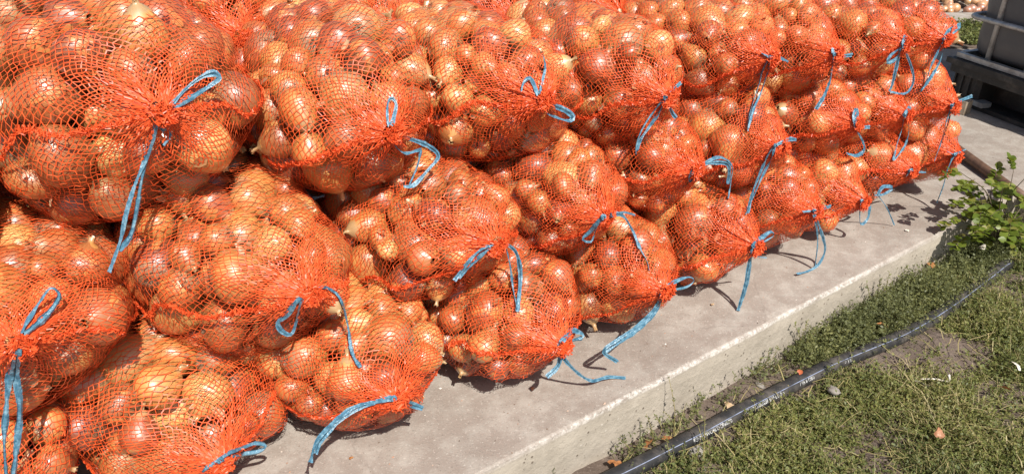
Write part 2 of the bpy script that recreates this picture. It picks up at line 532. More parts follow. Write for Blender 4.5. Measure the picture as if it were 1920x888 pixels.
# ------------------------------------------------------------------ onions: a few shapes shared by all
def onion_mesh(i):
    r = np.random.default_rng(50 + i)
    seg = 26
    sq = [0.80, 0.92, 0.74, 1.0, 0.86, 1.08][i]
    tip_ = [0.14, 0.26, 0.10, 0.30, 0.20, 0.24][i]
    prof = []
    for a in np.linspace(-0.5 * PI + 0.17, 0.5 * PI - 0.28, 13):
        rad = math.cos(a) ** 0.94
        zz = math.sin(a) * sq
        if a > 0: zz += tip_ * math.sin(a) ** 4; rad *= 1 - 0.25 * tip_ * math.sin(2 * a)
        prof.append((rad, zz))
    zt = prof[-1][1]
    nl = [0.20, 0.34, 0.12, 0.40, 0.26, 0.16][i]
    prof += [(0.17, zt + 0.06), (0.115, zt + 0.10), (0.10, zt + 0.10 + nl * 0.5), (0.13, zt + 0.10 + nl)]
    prof = [(0.13, prof[0][1] + 0.035)] + prof
    vs = []
    ph = r.uniform(0, 6.28, 6)
    for j, (rad, zz) in enumerate(prof):
        for k_ in range(seg):
            w = 2 * PI * k_ / seg
            f = 1 + 0.022 * math.sin(2 * w + ph[0]) + 0.016 * math.sin(3 * w + ph[1]) + 0.009 * math.sin(7 * w + ph[2]) + 0.006 * math.sin(11 * w + ph[4])
            neck = j > 13
            if neck: f += 0.22 * math.sin(2 * w + ph[3] + j) + 0.10 * r.normal()
            dz = 0.05 * r.normal() if j == len(prof) - 1 else 0
            lean = max(0, zz - 0.75)
            vs.append((rad * f * math.cos(w) + lean * 0.25 * math.cos(ph[5]), rad * f * math.sin(w) + lean * 0.25 * math.sin(ph[5]), zz + dz))
    n = len(prof)
    fs = [(j * seg + k_, j * seg + (k_ + 1) % seg, (j + 1) * seg + (k_ + 1) % seg, (j + 1) * seg + k_) for j in range(n - 1) for k_ in range(seg)]
    mi = [0] * len(fs)
    fs.append(tuple(range(seg))[::-1]); mi.append(1)
    z0 = prof[0][1]
    for _ in range(26):                                         # dry root hairs
        w, l = r.uniform(0, 6.28), r.uniform(0.12, 0.32)
        a = np.array([0.07 * math.cos(w), 0.07 * math.sin(w), z0 - 0.01])
        w2 = w + r.normal(0, 0.9)
        d1 = np.array([math.cos(w2) * l, math.sin(w2) * l, -r.uniform(0.0, 0.13)])
        s_ = np.array([-math.sin(w2), math.cos(w2), 0.3]) * 0.012
        b = len(vs)
        vs += [tuple(a - s_), tuple(a + s_), tuple(a + d1 * 0.6 + s_ + (0, 0, -0.03)), tuple(a + d1 * 0.6 - s_ + (0, 0, -0.03)), tuple(a + d1)]
        fs += [(b, b + 1, b + 2, b + 3), (b + 3, b + 2, b + 4)]; mi += [1, 1]
    me = bpy.data.meshes.new('onion')
    me.from_pydata(vs, [], fs)
    me.polygons.foreach_set('use_smooth', [True] * len(fs))
    me.materials.append(M['onion']); me.materials.append(M['root'])
    me.polygons.foreach_set('material_index', mi)
    me.update()
    return me, 0.5 * (sq + sq)


ONION = [onion_mesh(i) for i in range(6)]

# ------------------------------------------------------------------ the sacks: centre, knot, width, height (metres), mean onion radius, cells round the net
SACKS = {
 'T1': (-0.885,1.640,0.785, -0.655,1.370,0.854, 0.530,0.460), 'T2': (-0.460,1.910,0.695, -0.276,1.623,0.721, 0.425,0.410),
 'T3': (-0.096,2.108,0.675, 0.067,1.807,0.730, 0.420,0.380), 'T4': (0.241,2.304,0.640, 0.413,2.010,0.667, 0.370,0.370),
 'T5': (0.614,2.593,0.621, 0.773,2.288,0.693, 0.345,0.328), 'T6': (0.880,2.746,0.607, 1.019,2.427,0.668, 0.324,0.328),
 'T7': (1.153,2.903,0.588, 1.316,2.601,0.650, 0.322,0.324), 'T8': (1.385,3.068,0.580, 1.542,2.762,0.626, 0.322,0.320),
 'M0': (-1.060,1.360,0.423, -0.859,1.086,0.541, 0.415,0.331), 'M1': (-0.660,1.580,0.420, -0.423,1.329,0.484, 0.450,0.370),
 'M2': (-0.261,1.839,0.382, -0.044,1.576,0.461, 0.404,0.317), 'M3': (0.073,2.064,0.374, 0.229,1.758,0.436, 0.348,0.314),
 'M4': (0.352,2.311,0.382, 0.514,2.008,0.455, 0.346,0.321), 'M5': (0.647,2.461,0.386, 0.774,2.134,0.474, 0.340,0.334),
 'M6': (0.970,2.714,0.372, 1.124,2.407,0.440, 0.325,0.327), 'M7': (1.207,2.871,0.360, 1.367,2.568,0.412, 0.314,0.320),
 'M8': (1.468,3.007,0.370, 1.589,2.675,0.410, 0.328,0.333),
 'B0': (-0.835,1.447,0.155, -0.611,1.189,0.163, 0.465,0.310), 'B1': (-0.435,1.607,0.153, -0.261,1.313,0.219, 0.415,0.307),
 'B2': (-0.065,1.817,0.151, 0.113,1.527,0.206, 0.410,0.302), 'B3': (0.258,2.043,0.157, 0.401,1.727,0.231, 0.353,0.314),
 'B4': (0.538,2.275,0.156, 0.707,1.978,0.221, 0.344,0.313), 'B5': (0.804,2.486,0.162, 0.951,2.174,0.237, 0.347,0.324),
 'B6': (1.009,2.653,0.149, 1.187,2.362,0.182, 0.331,0.300), 'B7': (1.241,2.826,0.156, 1.421,2.537,0.214, 0.322,0.313),
 'B8': (1.503,2.993,0.160, 1.662,2.689,0.212, 0.326,0.320),
 'K1': (-0.93,2.33,0.80, -0.70,2.03,0.82, 0.46,0.40), 'K2': (-0.55,2.58,0.76, -0.34,2.28,0.78, 0.43,0.40),
 'K3': (-0.18,2.80,0.72, 0.02,2.50,0.74, 0.43,0.38), 'K0': (-1.30,2.05,0.80, -1.09,1.75,0.82, 0.46,0.42),
 'K4': (0.17,3.02,0.70, 0.37,2.72,0.72, 0.40,0.38), 'T0': (-1.30,1.36,0.74, -1.10,1.10,0.80, 0.45,0.42),
 'K5': (0.52,3.26,0.69, 0.70,2.96,0.71, 0.38,0.36), 'L0': (-1.28,1.98,0.42, -1.07,1.70,0.46, 0.45,0.34), 'L1': (-0.90,2.24,0.42, -0.68,1.95,0.46, 0.47,0.42),
 'L2': (-0.52,2.50,0.40, -0.31,2.20,0.44, 0.46,0.42), 'L3': (-0.16,2.74,0.39, 0.04,2.44,0.43, 0.42,0.42), 'L4': (0.18,2.98,0.38, 0.38,2.68,0.42, 0.40,0.34),
 'B9': (-1.170,1.230,0.150, -0.960,0.965,0.163, 0.400,0.299),
}
LS = 0.80
ORD = ['first', 'second', 'third', 'fourth', 'fifth', 'sixth', 'seventh', 'eighth', 'ninth', 'tenth']
NOTE = {'T0': 'cut off at the side', 'T1': 'long blue twine loop', 'T2': 'bow over a bulging knot', 'T3': 'small upright blue bow',
        'T4': 'twine slanting off its side', 'T5': 'two long twine strands', 'T6': 'one long twine strand', 'T7': 'wide hanging twine loop', 'T8': 'beside the dark tank',
        'M0': 'cut off, long double twine', 'M1': 'loop and tail of twine', 'M2': 'twine tail hanging down', 'M3': 'bow spread both ways',
        'M4': 'arching blue loop', 'M5': 'long crossing twine strand', 'M6': 'dark upright twine end', 'M7': 'two thin twine strands', 'M8': 'jutting towards the tank',
        'B9': 'only a corner showing', 'B0': 'twine bow pointing outwards', 'B1': 'twine trailing onto concrete', 'B2': 'flat twine across concrete', 'B3': 'long slanting twine tail',
        'B4': 'thin bow, straight tail', 'B5': 'twine curling on concrete', 'B6': 'squeezed by its neighbours', 'B7': 'bow lying on concrete', 'B8': 'beside the brown pole',
        'K0': 'mostly hidden', 'K1': 'behind the biggest sack', 'K2': 'only its top showing', 'K3': 'peeping over the top row', 'K4': 'almost wholly hidden', 'K5': 'far end', 'L0': 'deep in shade', 'L1': 'in the dark gap', 'L2': 'shaded in a gap', 'L3': 'barely seen', 'L4': 'almost hidden'}
ROW = {'T': 'top row', 'M': 'middle row', 'B': 'bottom row', 'K': 'upper hind row', 'L': 'lower hind row'}
ORDER = {'K': ['K%d' % i for i in range(6)], 'L': ['L%d' % i for i in range(5)], 'T': ['T%d' % i for i in range(0, 9)], 'M': ['M%d' % i for i in range(0, 9)], 'B': ['B9'] + ['B%d' % i for i in range(0, 9)]}


def spw(x, e):
    return np.sign(x) * np.abs(x) ** e


def shear(p, w, h, ox, oz):
    """the sack's long axis bends towards its knot"""
    s = np.clip(p[..., 1] / (LS / 2), 0, 1) ** 2
    q = p.copy()
    q[..., 0] += ox * s
    q[..., 2] += oz * s
    return q


def lumps(x, y, z, lump):
    a = np.arctan2(z, x)
    p, m = lump
    return 1 + m[0] * np.sin(2 * a + p[0]) + m[1] * np.sin(3 * a + p[1] + y * 4) + m[2] * np.sin(y * 9 + p[2]) * np.sin(a + p[3])


def pack(n, w, h, r, lump):
    """push spheres apart inside the sack's shape"""
    a = np.array([w / 2, LS / 2, h / 2])
    P = RNG.uniform(-0.75, 0.75, (n, 3)) * a
    e = 2.35
    for it in range(110):
        df = P[:, None] - P[None]
        ds = np.sqrt((df ** 2).sum(-1)) + 1e-6
        ov = (r[:, None] + r[None]) * 0.97 - ds
        np.fill_diagonal(ov, -1)
        ov = np.clip(ov, 0, None)
        P = P + 0.42 * (df / ds[..., None] * ov[..., None]).sum(1) * 0.7
        P[:, 2] -= 0.0004 * (it < 80)
        ai = a[None] - r[:, None] * 0.98
        f = (np.abs(P / ai) ** e).sum(1) ** (1 / e) / lumps(P[:, 0], P[:, 1], P[:, 2], lump)
        out = f > 1
        P[out] /= f[out, None]
    return P


def rand_rot(n):
    q = RNG.normal(size=(n, 4)); q /= np.linalg.norm(q, axis=1)[:, None]
    w, x, y, z = q.T
    return np.stack([np.stack([1 - 2 * (y * y + z * z), 2 * (x * y - w * z), 2 * (x * z + w * y)], -1),
                     np.stack([2 * (x * y + w * z), 1 - 2 * (x * x + z * z), 2 * (y * z - w * x)], -1),
                     np.stack([2 * (x * z - w * y), 2 * (y * z + w * x), 1 - 2 * (x * x + y * y)], -1)], 1)


FR0 = np.stack([D, N, Z], 1)                                    # sack frame -> world


def ribbons(p, q, nrm, width, tilt):
    """one flat tape per edge p->q"""
    t = q - p
    t = t / (np.linalg.norm(t, axis=1)[:, None] + 1e-9)
    sd = np.cross(t, nrm); sd /= np.linalg.norm(sd, axis=1)[:, None] + 1e-9
    up = np.cross(sd, t)
    sd = sd * np.cos(tilt)[:, None] + up * np.sin(tilt)[:, None]
    sd = sd * (np.asarray(width) * 0.5).reshape(-1, 1)
    n = len(p)
    V = np.stack([p - sd, p + sd, q + sd, q - sd], 1).reshape(-1, 3)
    return V, np.arange(4 * n).reshape(n, 4)


NTH, NTT = 112, 74
envelopes = []


def grid_sample(G, ti, th):
    """bilinear in grid G[t, theta(, k)] at fractional t index and angle"""
    f = (th / (2 * PI) * NTH) % NTH
    j0 = np.floor(f).astype(int) % NTH; j1 = (j0 + 1) % NTH; fj = f - np.floor(f)
    i0 = np.clip(np.floor(ti).astype(int), 0, NTT - 2); fi = np.clip(ti - i0, 0, 1)
    g = lambda i, j: G[i, j]
    if G.ndim == 3:
        fi, fj = fi[..., None], fj[..., None]
    return (g(i0, j0) * (1 - fj) + g(i0, j1) * fj) * (1 - fi) + (g(i0 + 1, j0) * (1 - fj) + g(i0 + 1, j1) * fj) * fi


def make_sack(key):
    cx, cy, cz, kx, ky, kz, w, h = SACKS[key]
    c, kn = np.array([cx, cy, cz]), np.array([kx, ky, kz])
    c = c - N * (LS - 0.68) / 2
    yaw, roll = RNG.normal(0, 0.09), RNG.normal(0, 0.09)
    cyw, syw, crl, srl = math.cos(yaw), math.sin(yaw), math.cos(roll), math.sin(roll)
    FR = FR0 @ np.array([[cyw, -syw, 0], [syw, cyw, 0], [0, 0, 1]]) @ np.array([[crl, 0, srl], [0, 1, 0], [-srl, 0, crl]])
    w, h = w * 1.11, h * 1.12
    lump = (RNG.uniform(0, 6.28, 4), RNG.uniform(0.03, 0.075, 3))
    lk = FR.T @ (kn - c)
    ox, oz = lk[0], lk[2]
    rank = ORDER[key[0]].index(key)
    root = empty('onion_sack', c - Z * h / 2)
    tag(root, 'orange net onion sack, %s from near end, %s, %s' % (ORD[rank], ROW[key[0]], NOTE[key]),
        'onion sack', 'tied net sacks of onions stacked on the slab')
    base = c - Z * h / 2
    rm = {'T1': 0.052, 'B0': 0.050, 'M0': 0.050, 'T2': 0.046, 'M1': 0.047, 'B9': 0.048, 'B2': 0.0405, 'M3': 0.0405}.get(key, 0.043)
    vol = 0.60 * w * h * LS
    n = int(0.63 * vol / (4 / 3 * PI * rm ** 3 * 1.10))
    r = np.clip(RNG.normal(rm, rm * 0.20, n), rm * 0.62, rm * 1.42)
    P = pack(n, w, h, r, lump)
    P = shear(P, w, h, ox, oz)
    zl = FR.T @ Z
    P = P + np.clip(r * 1.0 + 0.003 - (c[2] + P @ zl), 0, 0.09)[:, None] * zl       # nothing sinks into the slab
    R = rand_rot(n)
    ow = P / np.array([w / 2, LS / 2, h / 2]) ** 2
    ow /= np.linalg.norm(ow, axis=1)[:, None] + 1e-9
    for _ in range(4):                                          # necks and roots mostly lie between the onions
        bad = (np.abs((R[:, :, 2] * ow).sum(1)) > 0.62) & (RNG.random(n) < 0.62)
        R[bad] = rand_rot(n)[bad]
    kind = RNG.integers(0, 6, n)
    hz = np.array([ONION[q][1] for q in kind])
    # --- how far out the onions push the net: rays from the sack's axis against every onion
    t = np.linspace(0.0, 1.0, NTT)
    A = PI * (0.012 + 0.80 * t ** 1.05)
    th = np.arange(NTH) * 2 * PI / NTH
    ex = 2 / 2.4
    yy = np.cos(A); yy = spw(yy, ex)[:, None] * np.ones(NTH)
    rr = np.abs(np.sin(A)) ** ex
    S = np.stack([rr[:, None] * spw(np.cos(th), ex) * w / 2, yy * LS / 2, rr[:, None] * spw(np.sin(th), ex) * h / 2], -1)
    O = np.zeros_like(S)
    lim = LS / 2 - 0.6 * h
    O[..., 1] = np.clip(S[..., 1] * 0.7, -lim, lim)
    S, O = shear(S, w, h, ox, oz), shear(O, w, h, ox, oz)
    dv = S - O
    r0 = np.linalg.norm(dv, axis=-1)
    dv = dv / r0[..., None]
    ob = np.zeros((NTT, NTH))
    Of, df = O.reshape(-1, 3), dv.reshape(-1, 3)
    for i in range(n):
        sc = np.array([1, 1, hz[i] * 1.03]) * r[i] * 1.01
        o = ((Of - P[i]) @ R[i]) / sc
        d_ = (df @ R[i]) / sc
        a_ = (d_ ** 2).sum(1); b_ = (o * d_).sum(1); c_ = (o ** 2).sum(1) - 1
        q = b_ * b_ - a_ * c_
        hit = np.where(q > 0, (-b_ + np.sqrt(np.clip(q, 0, None))) / a_, 0)
        ob = np.maximum(ob, hit.reshape(NTT, NTH))
    g = r0 * 1.03
    kd = r0[0].mean() + 0.016
    ob = np.minimum(ob, r0 * 1.20 + 0.004)
    g[0] = kd
    for it in range(170):
        av = 0.25 * (np.roll(g, 1, 1) + np.roll(g, -1, 1))
        av[1:-1] += 0.25 * (g[:-2] + g[2:])
        av[-1] += 0.5 * g[-2]; av[0] = kd
        g = np.maximum(ob, av - 0.00022)
        g[0] = kd
        g[1:4] = np.minimum(g[1:4], kd)
    W = O + dv * (g + 0.0016)[..., None]
    W = W + np.clip(0.0025 - (c[2] + W @ zl), 0, None)[..., None] * zl                        # the net's surface, sack frame
    dt = np.empty_like(W); dt[1:-1] = W[2:] - W[:-2]; dt[0] = W[1] - W[0]; dt[-1] = W[-1] - W[-2]
    dth = np.roll(W, -1, 1) - np.roll(W, 1, 1)
    nn = np.cross(dth, dt); nn /= np.linalg.norm(nn, axis=-1)[..., None] + 1e-9
    if (nn * dv).sum() < 0: nn = -nn
    envelopes.append((c + W @ FR.T))
    # --- onions one can see: the outer ones of the front and the top
    depth = ((np.abs(P[:, 0] - ox * np.clip(P[:, 1] / LS * 2, 0, 1) ** 2) / (w / 2)) ** 2.3 + (np.abs(P[:, 1]) / (LS / 2)) ** 2.3
             + (np.abs(P[:, 2] - oz * np.clip(P[:, 1] / LS * 2, 0, 1) ** 2) / (h / 2)) ** 2.3) ** (1 / 2.3)
    back = -0.42 * LS if key[0] in 'TK' else -0.30 * LS
    low = -0.40 * h
    for i in range(n):
        if depth[i] < 0.26 or P[i, 1] < back or (P[i, 2] < low and P[i, 1] < 0.05) or (depth[i] < 0.45 and P[i, 1] < 0.0):
            continue
        o = bpy.data.objects.new('onion', ONION[kind[i]][0])
        COL.objects.link(o)
        o.parent = root
        m = Matrix(((FR @ R[i]) * r[i]).tolist()).to_4x4()
        m.translation = Vector(c + FR @ P[i] - base)
        o.matrix_basis = m
    fl = MB()
    for _ in range(16):
        i_, j_ = RNG.integers(6, 46), RNG.integers(0, NTH)
        pc = W[i_, j_] - dv[i_, j_] * RNG.uniform(0.003, 0.014)
        ax = RNG.normal(size=3); ax -= nn[i_, j_] * (ax @ nn[i_, j_]) * 0.8; ax /= np.linalg.norm(ax)
        ay = np.cross(nn[i_, j_], ax)
        l_, w_ = RNG.uniform(0.007, 0.019), RNG.uniform(0.004, 0.010)
        b_ = RNG.uniform(-0.004, 0.006)
        vs = []
        for u_ in (-1, -0.4, 0.3, 1):
            e_ = w_ * (1 - 0.55 * u_ * u_) * RNG.uniform(0.7, 1.3)
            for v_ in (-1, 0, 1):
                vs.append(pc + ax * l_ * u_ + ay * e_ * v_ + nn[i_, j_] * (b_ * u_ * u_ + 0.4 * e_ * v_ * v_))
        fl.add([FR @ p + (c - base) for p in vs], [(3 * a + b, 3 * a + b + 1, 3 * a + b + 4, 3 * a + b + 3) for a in range(3) for b in range(2)])
    o = fl.build('loose_skin', M['flake'], root, True)
    o['kind'] = 'stuff'
    # --- the net: wavy rings round the knot, joined by V-shaped tapes
    NC = 74 if w > 0.38 else 64
    mean = np.linalg.norm(np.diff(W, axis=0), axis=-1).mean(1)
    arc = np.concatenate([[0], np.cumsum(mean)])
    keep = W[..., 1].mean(1) > (-0.45 * LS if key[0] in 'TK' else -0.30 * LS)
    amax = arc[keep].max()
    pitch = 0.0150
    ra = np.concatenate([[0.004], np.arange(0.011, amax, pitch)])
    nr = len(ra)
    J = 2 * NC
    js = np.arange(J)
    TI = np.zeros((nr, J)); TT = np.zeros((nr, J))
    ph = RNG.uniform(0, 6.28, 6)
    for i, a0 in enumerate(ra):
        sgn = np.where(js % 2 == 0, 1.0, -1.0)
        aj = a0 + sgn * pitch * 0.17 + RNG.normal(0, pitch * 0.07, J)
        tj = js * 2 * PI / J
        aj = aj + np.minimum(a0, 0.05) * 0.16 * (np.sin(2 * tj + ph[0]) + 0.7 * np.sin(3 * tj + ph[1]) + 0.4 * np.sin(5 * tj + ph[2]))
        aj = aj + 0.0035 * np.sin(4 * tj + ph[4] + a0 * 25) * min(1, a0 / 0.06) + 0.003 * np.sin(7 * tj + ph[5] - a0 * 40) * min(1, a0 / 0.06)
        TT[i] = tj + 0.06 * np.sin(a0 * 9 + ph[3] + 2 * tj) + 0.022 * np.sin(a0 * 31 + 9 * tj + ph[0]) + 0.012 * np.sin(a0 * 55 - 15 * tj + ph[1]) + RNG.normal(0, 0.16 * 2 * PI / J, J)
        TI[i] = np.interp(np.clip(aj, 0.002, arc[-1]), arc, np.arange(NTT))
    PT = grid_sample(W, TI, TT)
    PN = grid_sample(nn, TI, TT)
    # gathered pleats near the knot
    pl = np.convolve(np.tile(RNG.normal(0, 1, J), 3), np.ones(3) / 3, 'same')[J:2 * J]
    amp = 0.0060 * np.exp(-((ra - 0.035) / 0.055) ** 2)
    PT = PT + PN * (amp[:, None] * np.abs(pl)[None])[..., None]
    pl2 = np.convolve(np.tile(RNG.normal(0, 1, J), 3), np.ones(9) / 9, 'same')[J:2 * J]
    PT = PT + PN * (0.0045 * np.exp(-((ra - 0.09) / 0.10) ** 2)[:, None] * np.clip(pl2 * 3, 0, 1.5)[None])[..., None]
    PT = PT + PN * np.abs(RNG.normal(0, 0.0007, PT.shape[:2]))[..., None]
    p1, q1 = PT, np.roll(PT, -1, 1)
    Vc, Fc = ribbons(p1.reshape(-1, 3), q1.reshape(-1, 3), PN.reshape(-1, 3), np.full(nr * J, 0.0021), RNG.normal(0, 0.22, nr * J))
    ea, eb, en, lw_ = [], [], [], []
    for i in range(nr - 1):
        lw_.append(np.full(J, 0.00130 + 0.0013 * math.exp(-(ra[i] / 0.10) ** 2)))
        dn = js[js % 2 == 0]                             # vertices of ring i that dip towards ring i+1
        for s_ in (-1, 1):
            ea.append(PT[i, dn]); eb.append(PT[i + 1, (dn + s_) % J]); en.append(PN[i, dn])
    ea, eb, en, lw_ = np.vstack(ea), np.vstack(eb), np.vstack(en), np.concatenate(lw_)
    Vl, Fl = ribbons(ea, eb, en, lw_, RNG.normal(0, 0.28, len(ea)))
    V = np.vstack([Vc, Vl]); F = np.vstack([Fc, Fl + len(Vc)])
    o = link('net', mesh_np('net', V @ FR.T + (c - base), F, False, [M['net']]), root)
    # --- frayed side seams running back from the knot
    for th0 in (PI + 0.16 + RNG.normal(0, 0.12), -0.18 + RNG.normal(0, 0.12)):
        m = 150
        aa = np.linspace(0.015, min(amax, 0.50), m)
        wob = (0.10 * np.sin(aa * 14 + ph[4]) + 0.05 * np.sin(aa * 37 + ph[5])) * np.minimum(1, aa / 0.1)
        vs, fsq = [], []
        nv = 0
        for strand in range(7):
            jit = RNG.normal(0, 0.0042, m)
            tt = th0 + wob + jit / np.maximum(0.02, np.interp(aa, arc, np.linalg.norm((W - O).mean(1), axis=-1) * 0 + rr * w / 2))
            ti = np.interp(np.clip(aa + RNG.normal(0, 0.0035, m), 0, arc[-1]), arc, np.arange(NTT))
            pp = grid_sample(W, ti, tt); pn = grid_sample(nn, ti, tt)
            pp = pp + pn * (0.001 + np.abs(RNG.normal(0, 0.0030, m)))[:, None]
            v_, f_ = ribbons(pp[:-1], pp[1:], pn[:-1], np.full(m - 1, 0.0021), RNG.normal(0, 0.6, m - 1))
            vs.append(v_); fsq.append(f_ + nv); nv += len(v_)
        link('seam', mesh_np('seam', np.vstack(vs) @ FR.T + (c - base), np.vstack(fsq), False, [M['net']]), root)
    # --- the gathered mouth of the net bunched up round the knot
    kl = lk + np.array([0, 0.014, 0])
    kl = kl + max(0, 0.03 - (c[2] + kl @ zl)) * zl
    ea, eb = [], []
    nb, lv = 64, 7
    wa = RNG.uniform(0, 2 * PI, nb)
    prev = None
    flop = RNG.uniform(0, 6.28)
    for l in range(lv):
        u = l / (lv - 1)
        rad = 0.0035 + 0.021 * u ** 0.8 * (0.7 + 0.6 * RNG.random(nb))
        yk = 0.016 * math.sin(u * 2.2) + RNG.normal(0, 0.004, nb) * u - 0.004 * u
        pt = np.stack([kl[0] + rad * np.cos(wa + 0.3 * u) + 0.006 * u * math.cos(flop), kl[1] - 0.004 + yk, kl[2] + rad * np.sin(wa + 0.3 * u) + 0.006 * u * math.sin(flop)], -1)
        pt += RNG.normal(0, 0.0022 * u, pt.shape)
        if prev is not None:
            ea.append(prev); eb.append(pt)
            ea.append(pt); eb.append(pt[np.argsort(np.argsort(wa) * 0 + wa)][np.roll(np.argsort(wa), 1)] * 0.5 + pt * 0.5)
        prev = pt
    ea, eb = np.vstack(ea), np.vstack(eb)
    v_, f_ = ribbons(ea, eb, np.tile([0, 1.0, 0.2], (len(ea), 1)), np.full(len(ea), 0.0022), RNG.normal(0, 0.8, len(ea)))
    link('gathered_mouth', mesh_np('gathered_mouth', v_ @ FR.T + (c - base), f_, False, [M['net']]), root)
    return root, base, kn


ROOTS = {key: make_sack(key) for key in SACKS}

# ------------------------------------------------------------------ blue twine: draped on what lies below it
bv, bf = [], []
for Wd in envelopes:
    Wd = Wd[::2, ::2]
    b = len(bv)
    nt, nh = Wd.shape[:2]
    bv += [tuple(p) for p in Wd.reshape(-1, 3)]
    for i in range(nt - 1):
        for j in range(nh):
            j2 = (j + 1) % nh
            bf.append((b + i * nh + j, b + i * nh + j2, b + (i + 1) * nh + j2, b + (i + 1) * nh + j))
TREE = BVHTree.FromPolygons(bv, bf)

TW = {
 'T1': [[(304,212),(322,196),(345,170),(375,146),(400,137),(411,146),(400,157),(370,176),(340,194),(312,212)], [(304,212),(292,240),(274,295),(252,350),(237,400),(226,450),(205,510)],
        [(302,214),(285,258),(265,340),(256,395),(245,440),(224,470)], [(302,214),(302,235),(317,254),(306,271)]],
 'T2': [[(730,246),(726,215),(728,190),(735,184),(743,196),(738,222),(731,245)], [(730,248),(760,258),(800,272),(822,292),(805,316),(776,347),(757,350)],
        [(730,248),(738,270),(758,287),(784,282),(789,280),(782,312),(766,350)]],
 'T3': [[(1010,185),(1017,152),(1022,128),(1019,106)], [(1010,183),(1000,156),(992,146),(981,156),(977,173)], [(1012,188),(1035,197),(1060,207),(1074,219),(1066,227),(1043,220),(1024,210),(1012,192)]],
 'T4': [[(1246,183),(1258,172),(1270,161),(1277,155)], [(1246,184),(1225,210),(1205,240),(1193,270),(1192,289)], [(1247,186),(1236,210),(1216,240),(1201,262),(1193,282)], [(1247,186),(1255,200),(1262,214),(1268,221)]],
 'T5': [[(1444,108),(1428,100)], [(1444,107),(1462,109),(1478,116)], [(1443,109),(1430,130),(1422,160),(1411,195),(1403,225),(1402,246)], [(1445,110),(1437,140),(1426,175),(1413,205),(1403,240)]],
 'T6': [[(1562,102),(1561,90)], [(1562,102),(1580,105),(1598,103)], [(1563,104),(1560,130),(1556,152),(1545,180),(1530,205)]],
 'T7': [[(1691,84),(1698,67)], [(1690,86),(1680,110),(1664,118),(1670,104),(1689,90)], [(1691,86),(1705,115),(1713,145),(1708,165),(1695,176),(1668,172)], [(1690,88),(1682,120),(1673,158),(1667,171)]],
 'T8': [[(1768,74),(1780,56),(1800,45),(1798,52),(1778,66),(1769,74)], [(1768,74),(1783,80)], [(1768,76),(1757,100),(1745,126),(1735,155),(1726,172)], [(1767,78),(1766,105),(1752,135),(1738,156),(1727,170)]],
 'M0': [[(33,638),(50,605),(75,565),(95,540),(111,552),(100,575),(75,602),(38,632)], [(33,640),(20,690),(12,760),(8,830),(12,895)], [(34,642),(30,700),(37,760),(32,830),(24,895)]],
 'M1': [[(572,552),(590,540),(615,540),(638,560),(652,610),(660,660),(676,688)], [(572,552),(555,566),(538,590),(521,604),(528,620),(546,626),(556,600),(566,562)]],
 'M2': [[(927,456),(900,469),(876,494),(852,526)], [(928,458),(905,476),(878,500),(860,520)], [(926,455),(950,458),(969,476),(976,520),(970,584)], [(928,457),(945,459),(955,490),(962,540),(970,580)]],
 'M3': [[(1130,406),(1150,401),(1170,398),(1191,403)], [(1130,406),(1164,402),(1185,430),(1200,465),(1213,490),(1217,507)], [(1128,408),(1106,434),(1092,448),(1108,453),(1115,436),(1124,413)]],
 'M4': [[(1302,318),(1291,336),(1303,338),(1303,321)], [(1302,317),(1315,311),(1332,300),(1352,295),(1372,310),(1370,340),(1365,372)], [(1302,318),(1325,307),(1355,305),(1367,312),(1365,345)]],
 'M5': [[(1452,273),(1480,261),(1493,262)], [(1452,273),(1439,292),(1425,325),(1410,365),(1402,400)], [(1453,274),(1447,295),(1432,325),(1415,362),(1398,402)]],
 'M6': [[(1601,233),(1600,216),(1606,203),(1608,212),(1603,228)], [(1601,235),(1614,239),(1631,238)], [(1602,238),(1617,264),(1620,281),(1606,292),(1588,288)]],
 'M7': [[(1695,216),(1706,200)], [(1695,217),(1690,245),(1682,270),(1675,301)], [(1696,217),(1704,240),(1698,270),(1685,290),(1677,300)]],
 'M8': [[(1783,198),(1800,189),(1823,180)], [(1783,199),(1774,230),(1765,262),(1752,302)], [(1784,199),(1779,225),(1768,258),(1754,295)]],
 'B0': [[(412,860),(430,848),(455,838),(480,830),(498,835),(485,845),(455,850),(418,860)], [(412,860),(396,870),(384,880),(370,896)]],
 'B1': [[(737,745),(700,752),(660,765),(620,796),(592,830),(582,866)], [(737,746),(692,757),(640,787),(602,825),(592,850)], [(738,745),(765,755),(793,765)]],
 'B2': [[(1048,645),(1062,630),(1072,619),(1090,624),(1092,632),(1070,638),(1052,645)], [(1048,646),(1058,672),(1085,700),(1110,713),(1140,706),(1173,708)], [(1048,646),(1050,672),(1043,690),(1025,706)]],
 'B3': [[(1243,543),(1265,528),(1290,519),(1301,525),(1286,538),(1247,545)], [(1242,545),(1226,580),(1195,611),(1160,635),(1132,658),(1158,678)], [(1243,546),(1232,580),(1200,614),(1164,640),(1135,660)]],
 'B4': [[(1410,461),(1425,448),(1445,434),(1450,441),(1436,451),(1414,461)], [(1411,463),(1420,480),(1438,483)], [(1410,463),(1403,500),(1395,540),(1384,582)], [(1410,463),(1406,500),(1399,540),(1386,575)]],
 'B5': [[(1525,395),(1505,397)], [(1525,395),(1540,391),(1558,386)], [(1526,396),(1531,425),(1533,455),(1528,498)], [(1527,396),(1538,430),(1547,466),(1535,495),(1515,508),(1494,513)]],
 'B6': [[(1614,376),(1612,400),(1614,421),(1627,409),(1631,386)]],
 'B7': [[(1704,320),(1722,315)], [(1704,320),(1720,322),(1736,323)], [(1704,322),(1699,331)],
        [(1640,366),(1657,364),(1674,352),(1656,350),(1646,364)], [(1646,366),(1663,390),(1677,422)]],
 'B8': [[(1788,290),(1775,283)], [(1788,290),(1811,280)], [(1788,291),(1776,320),(1768,350),(1756,380)]],
}


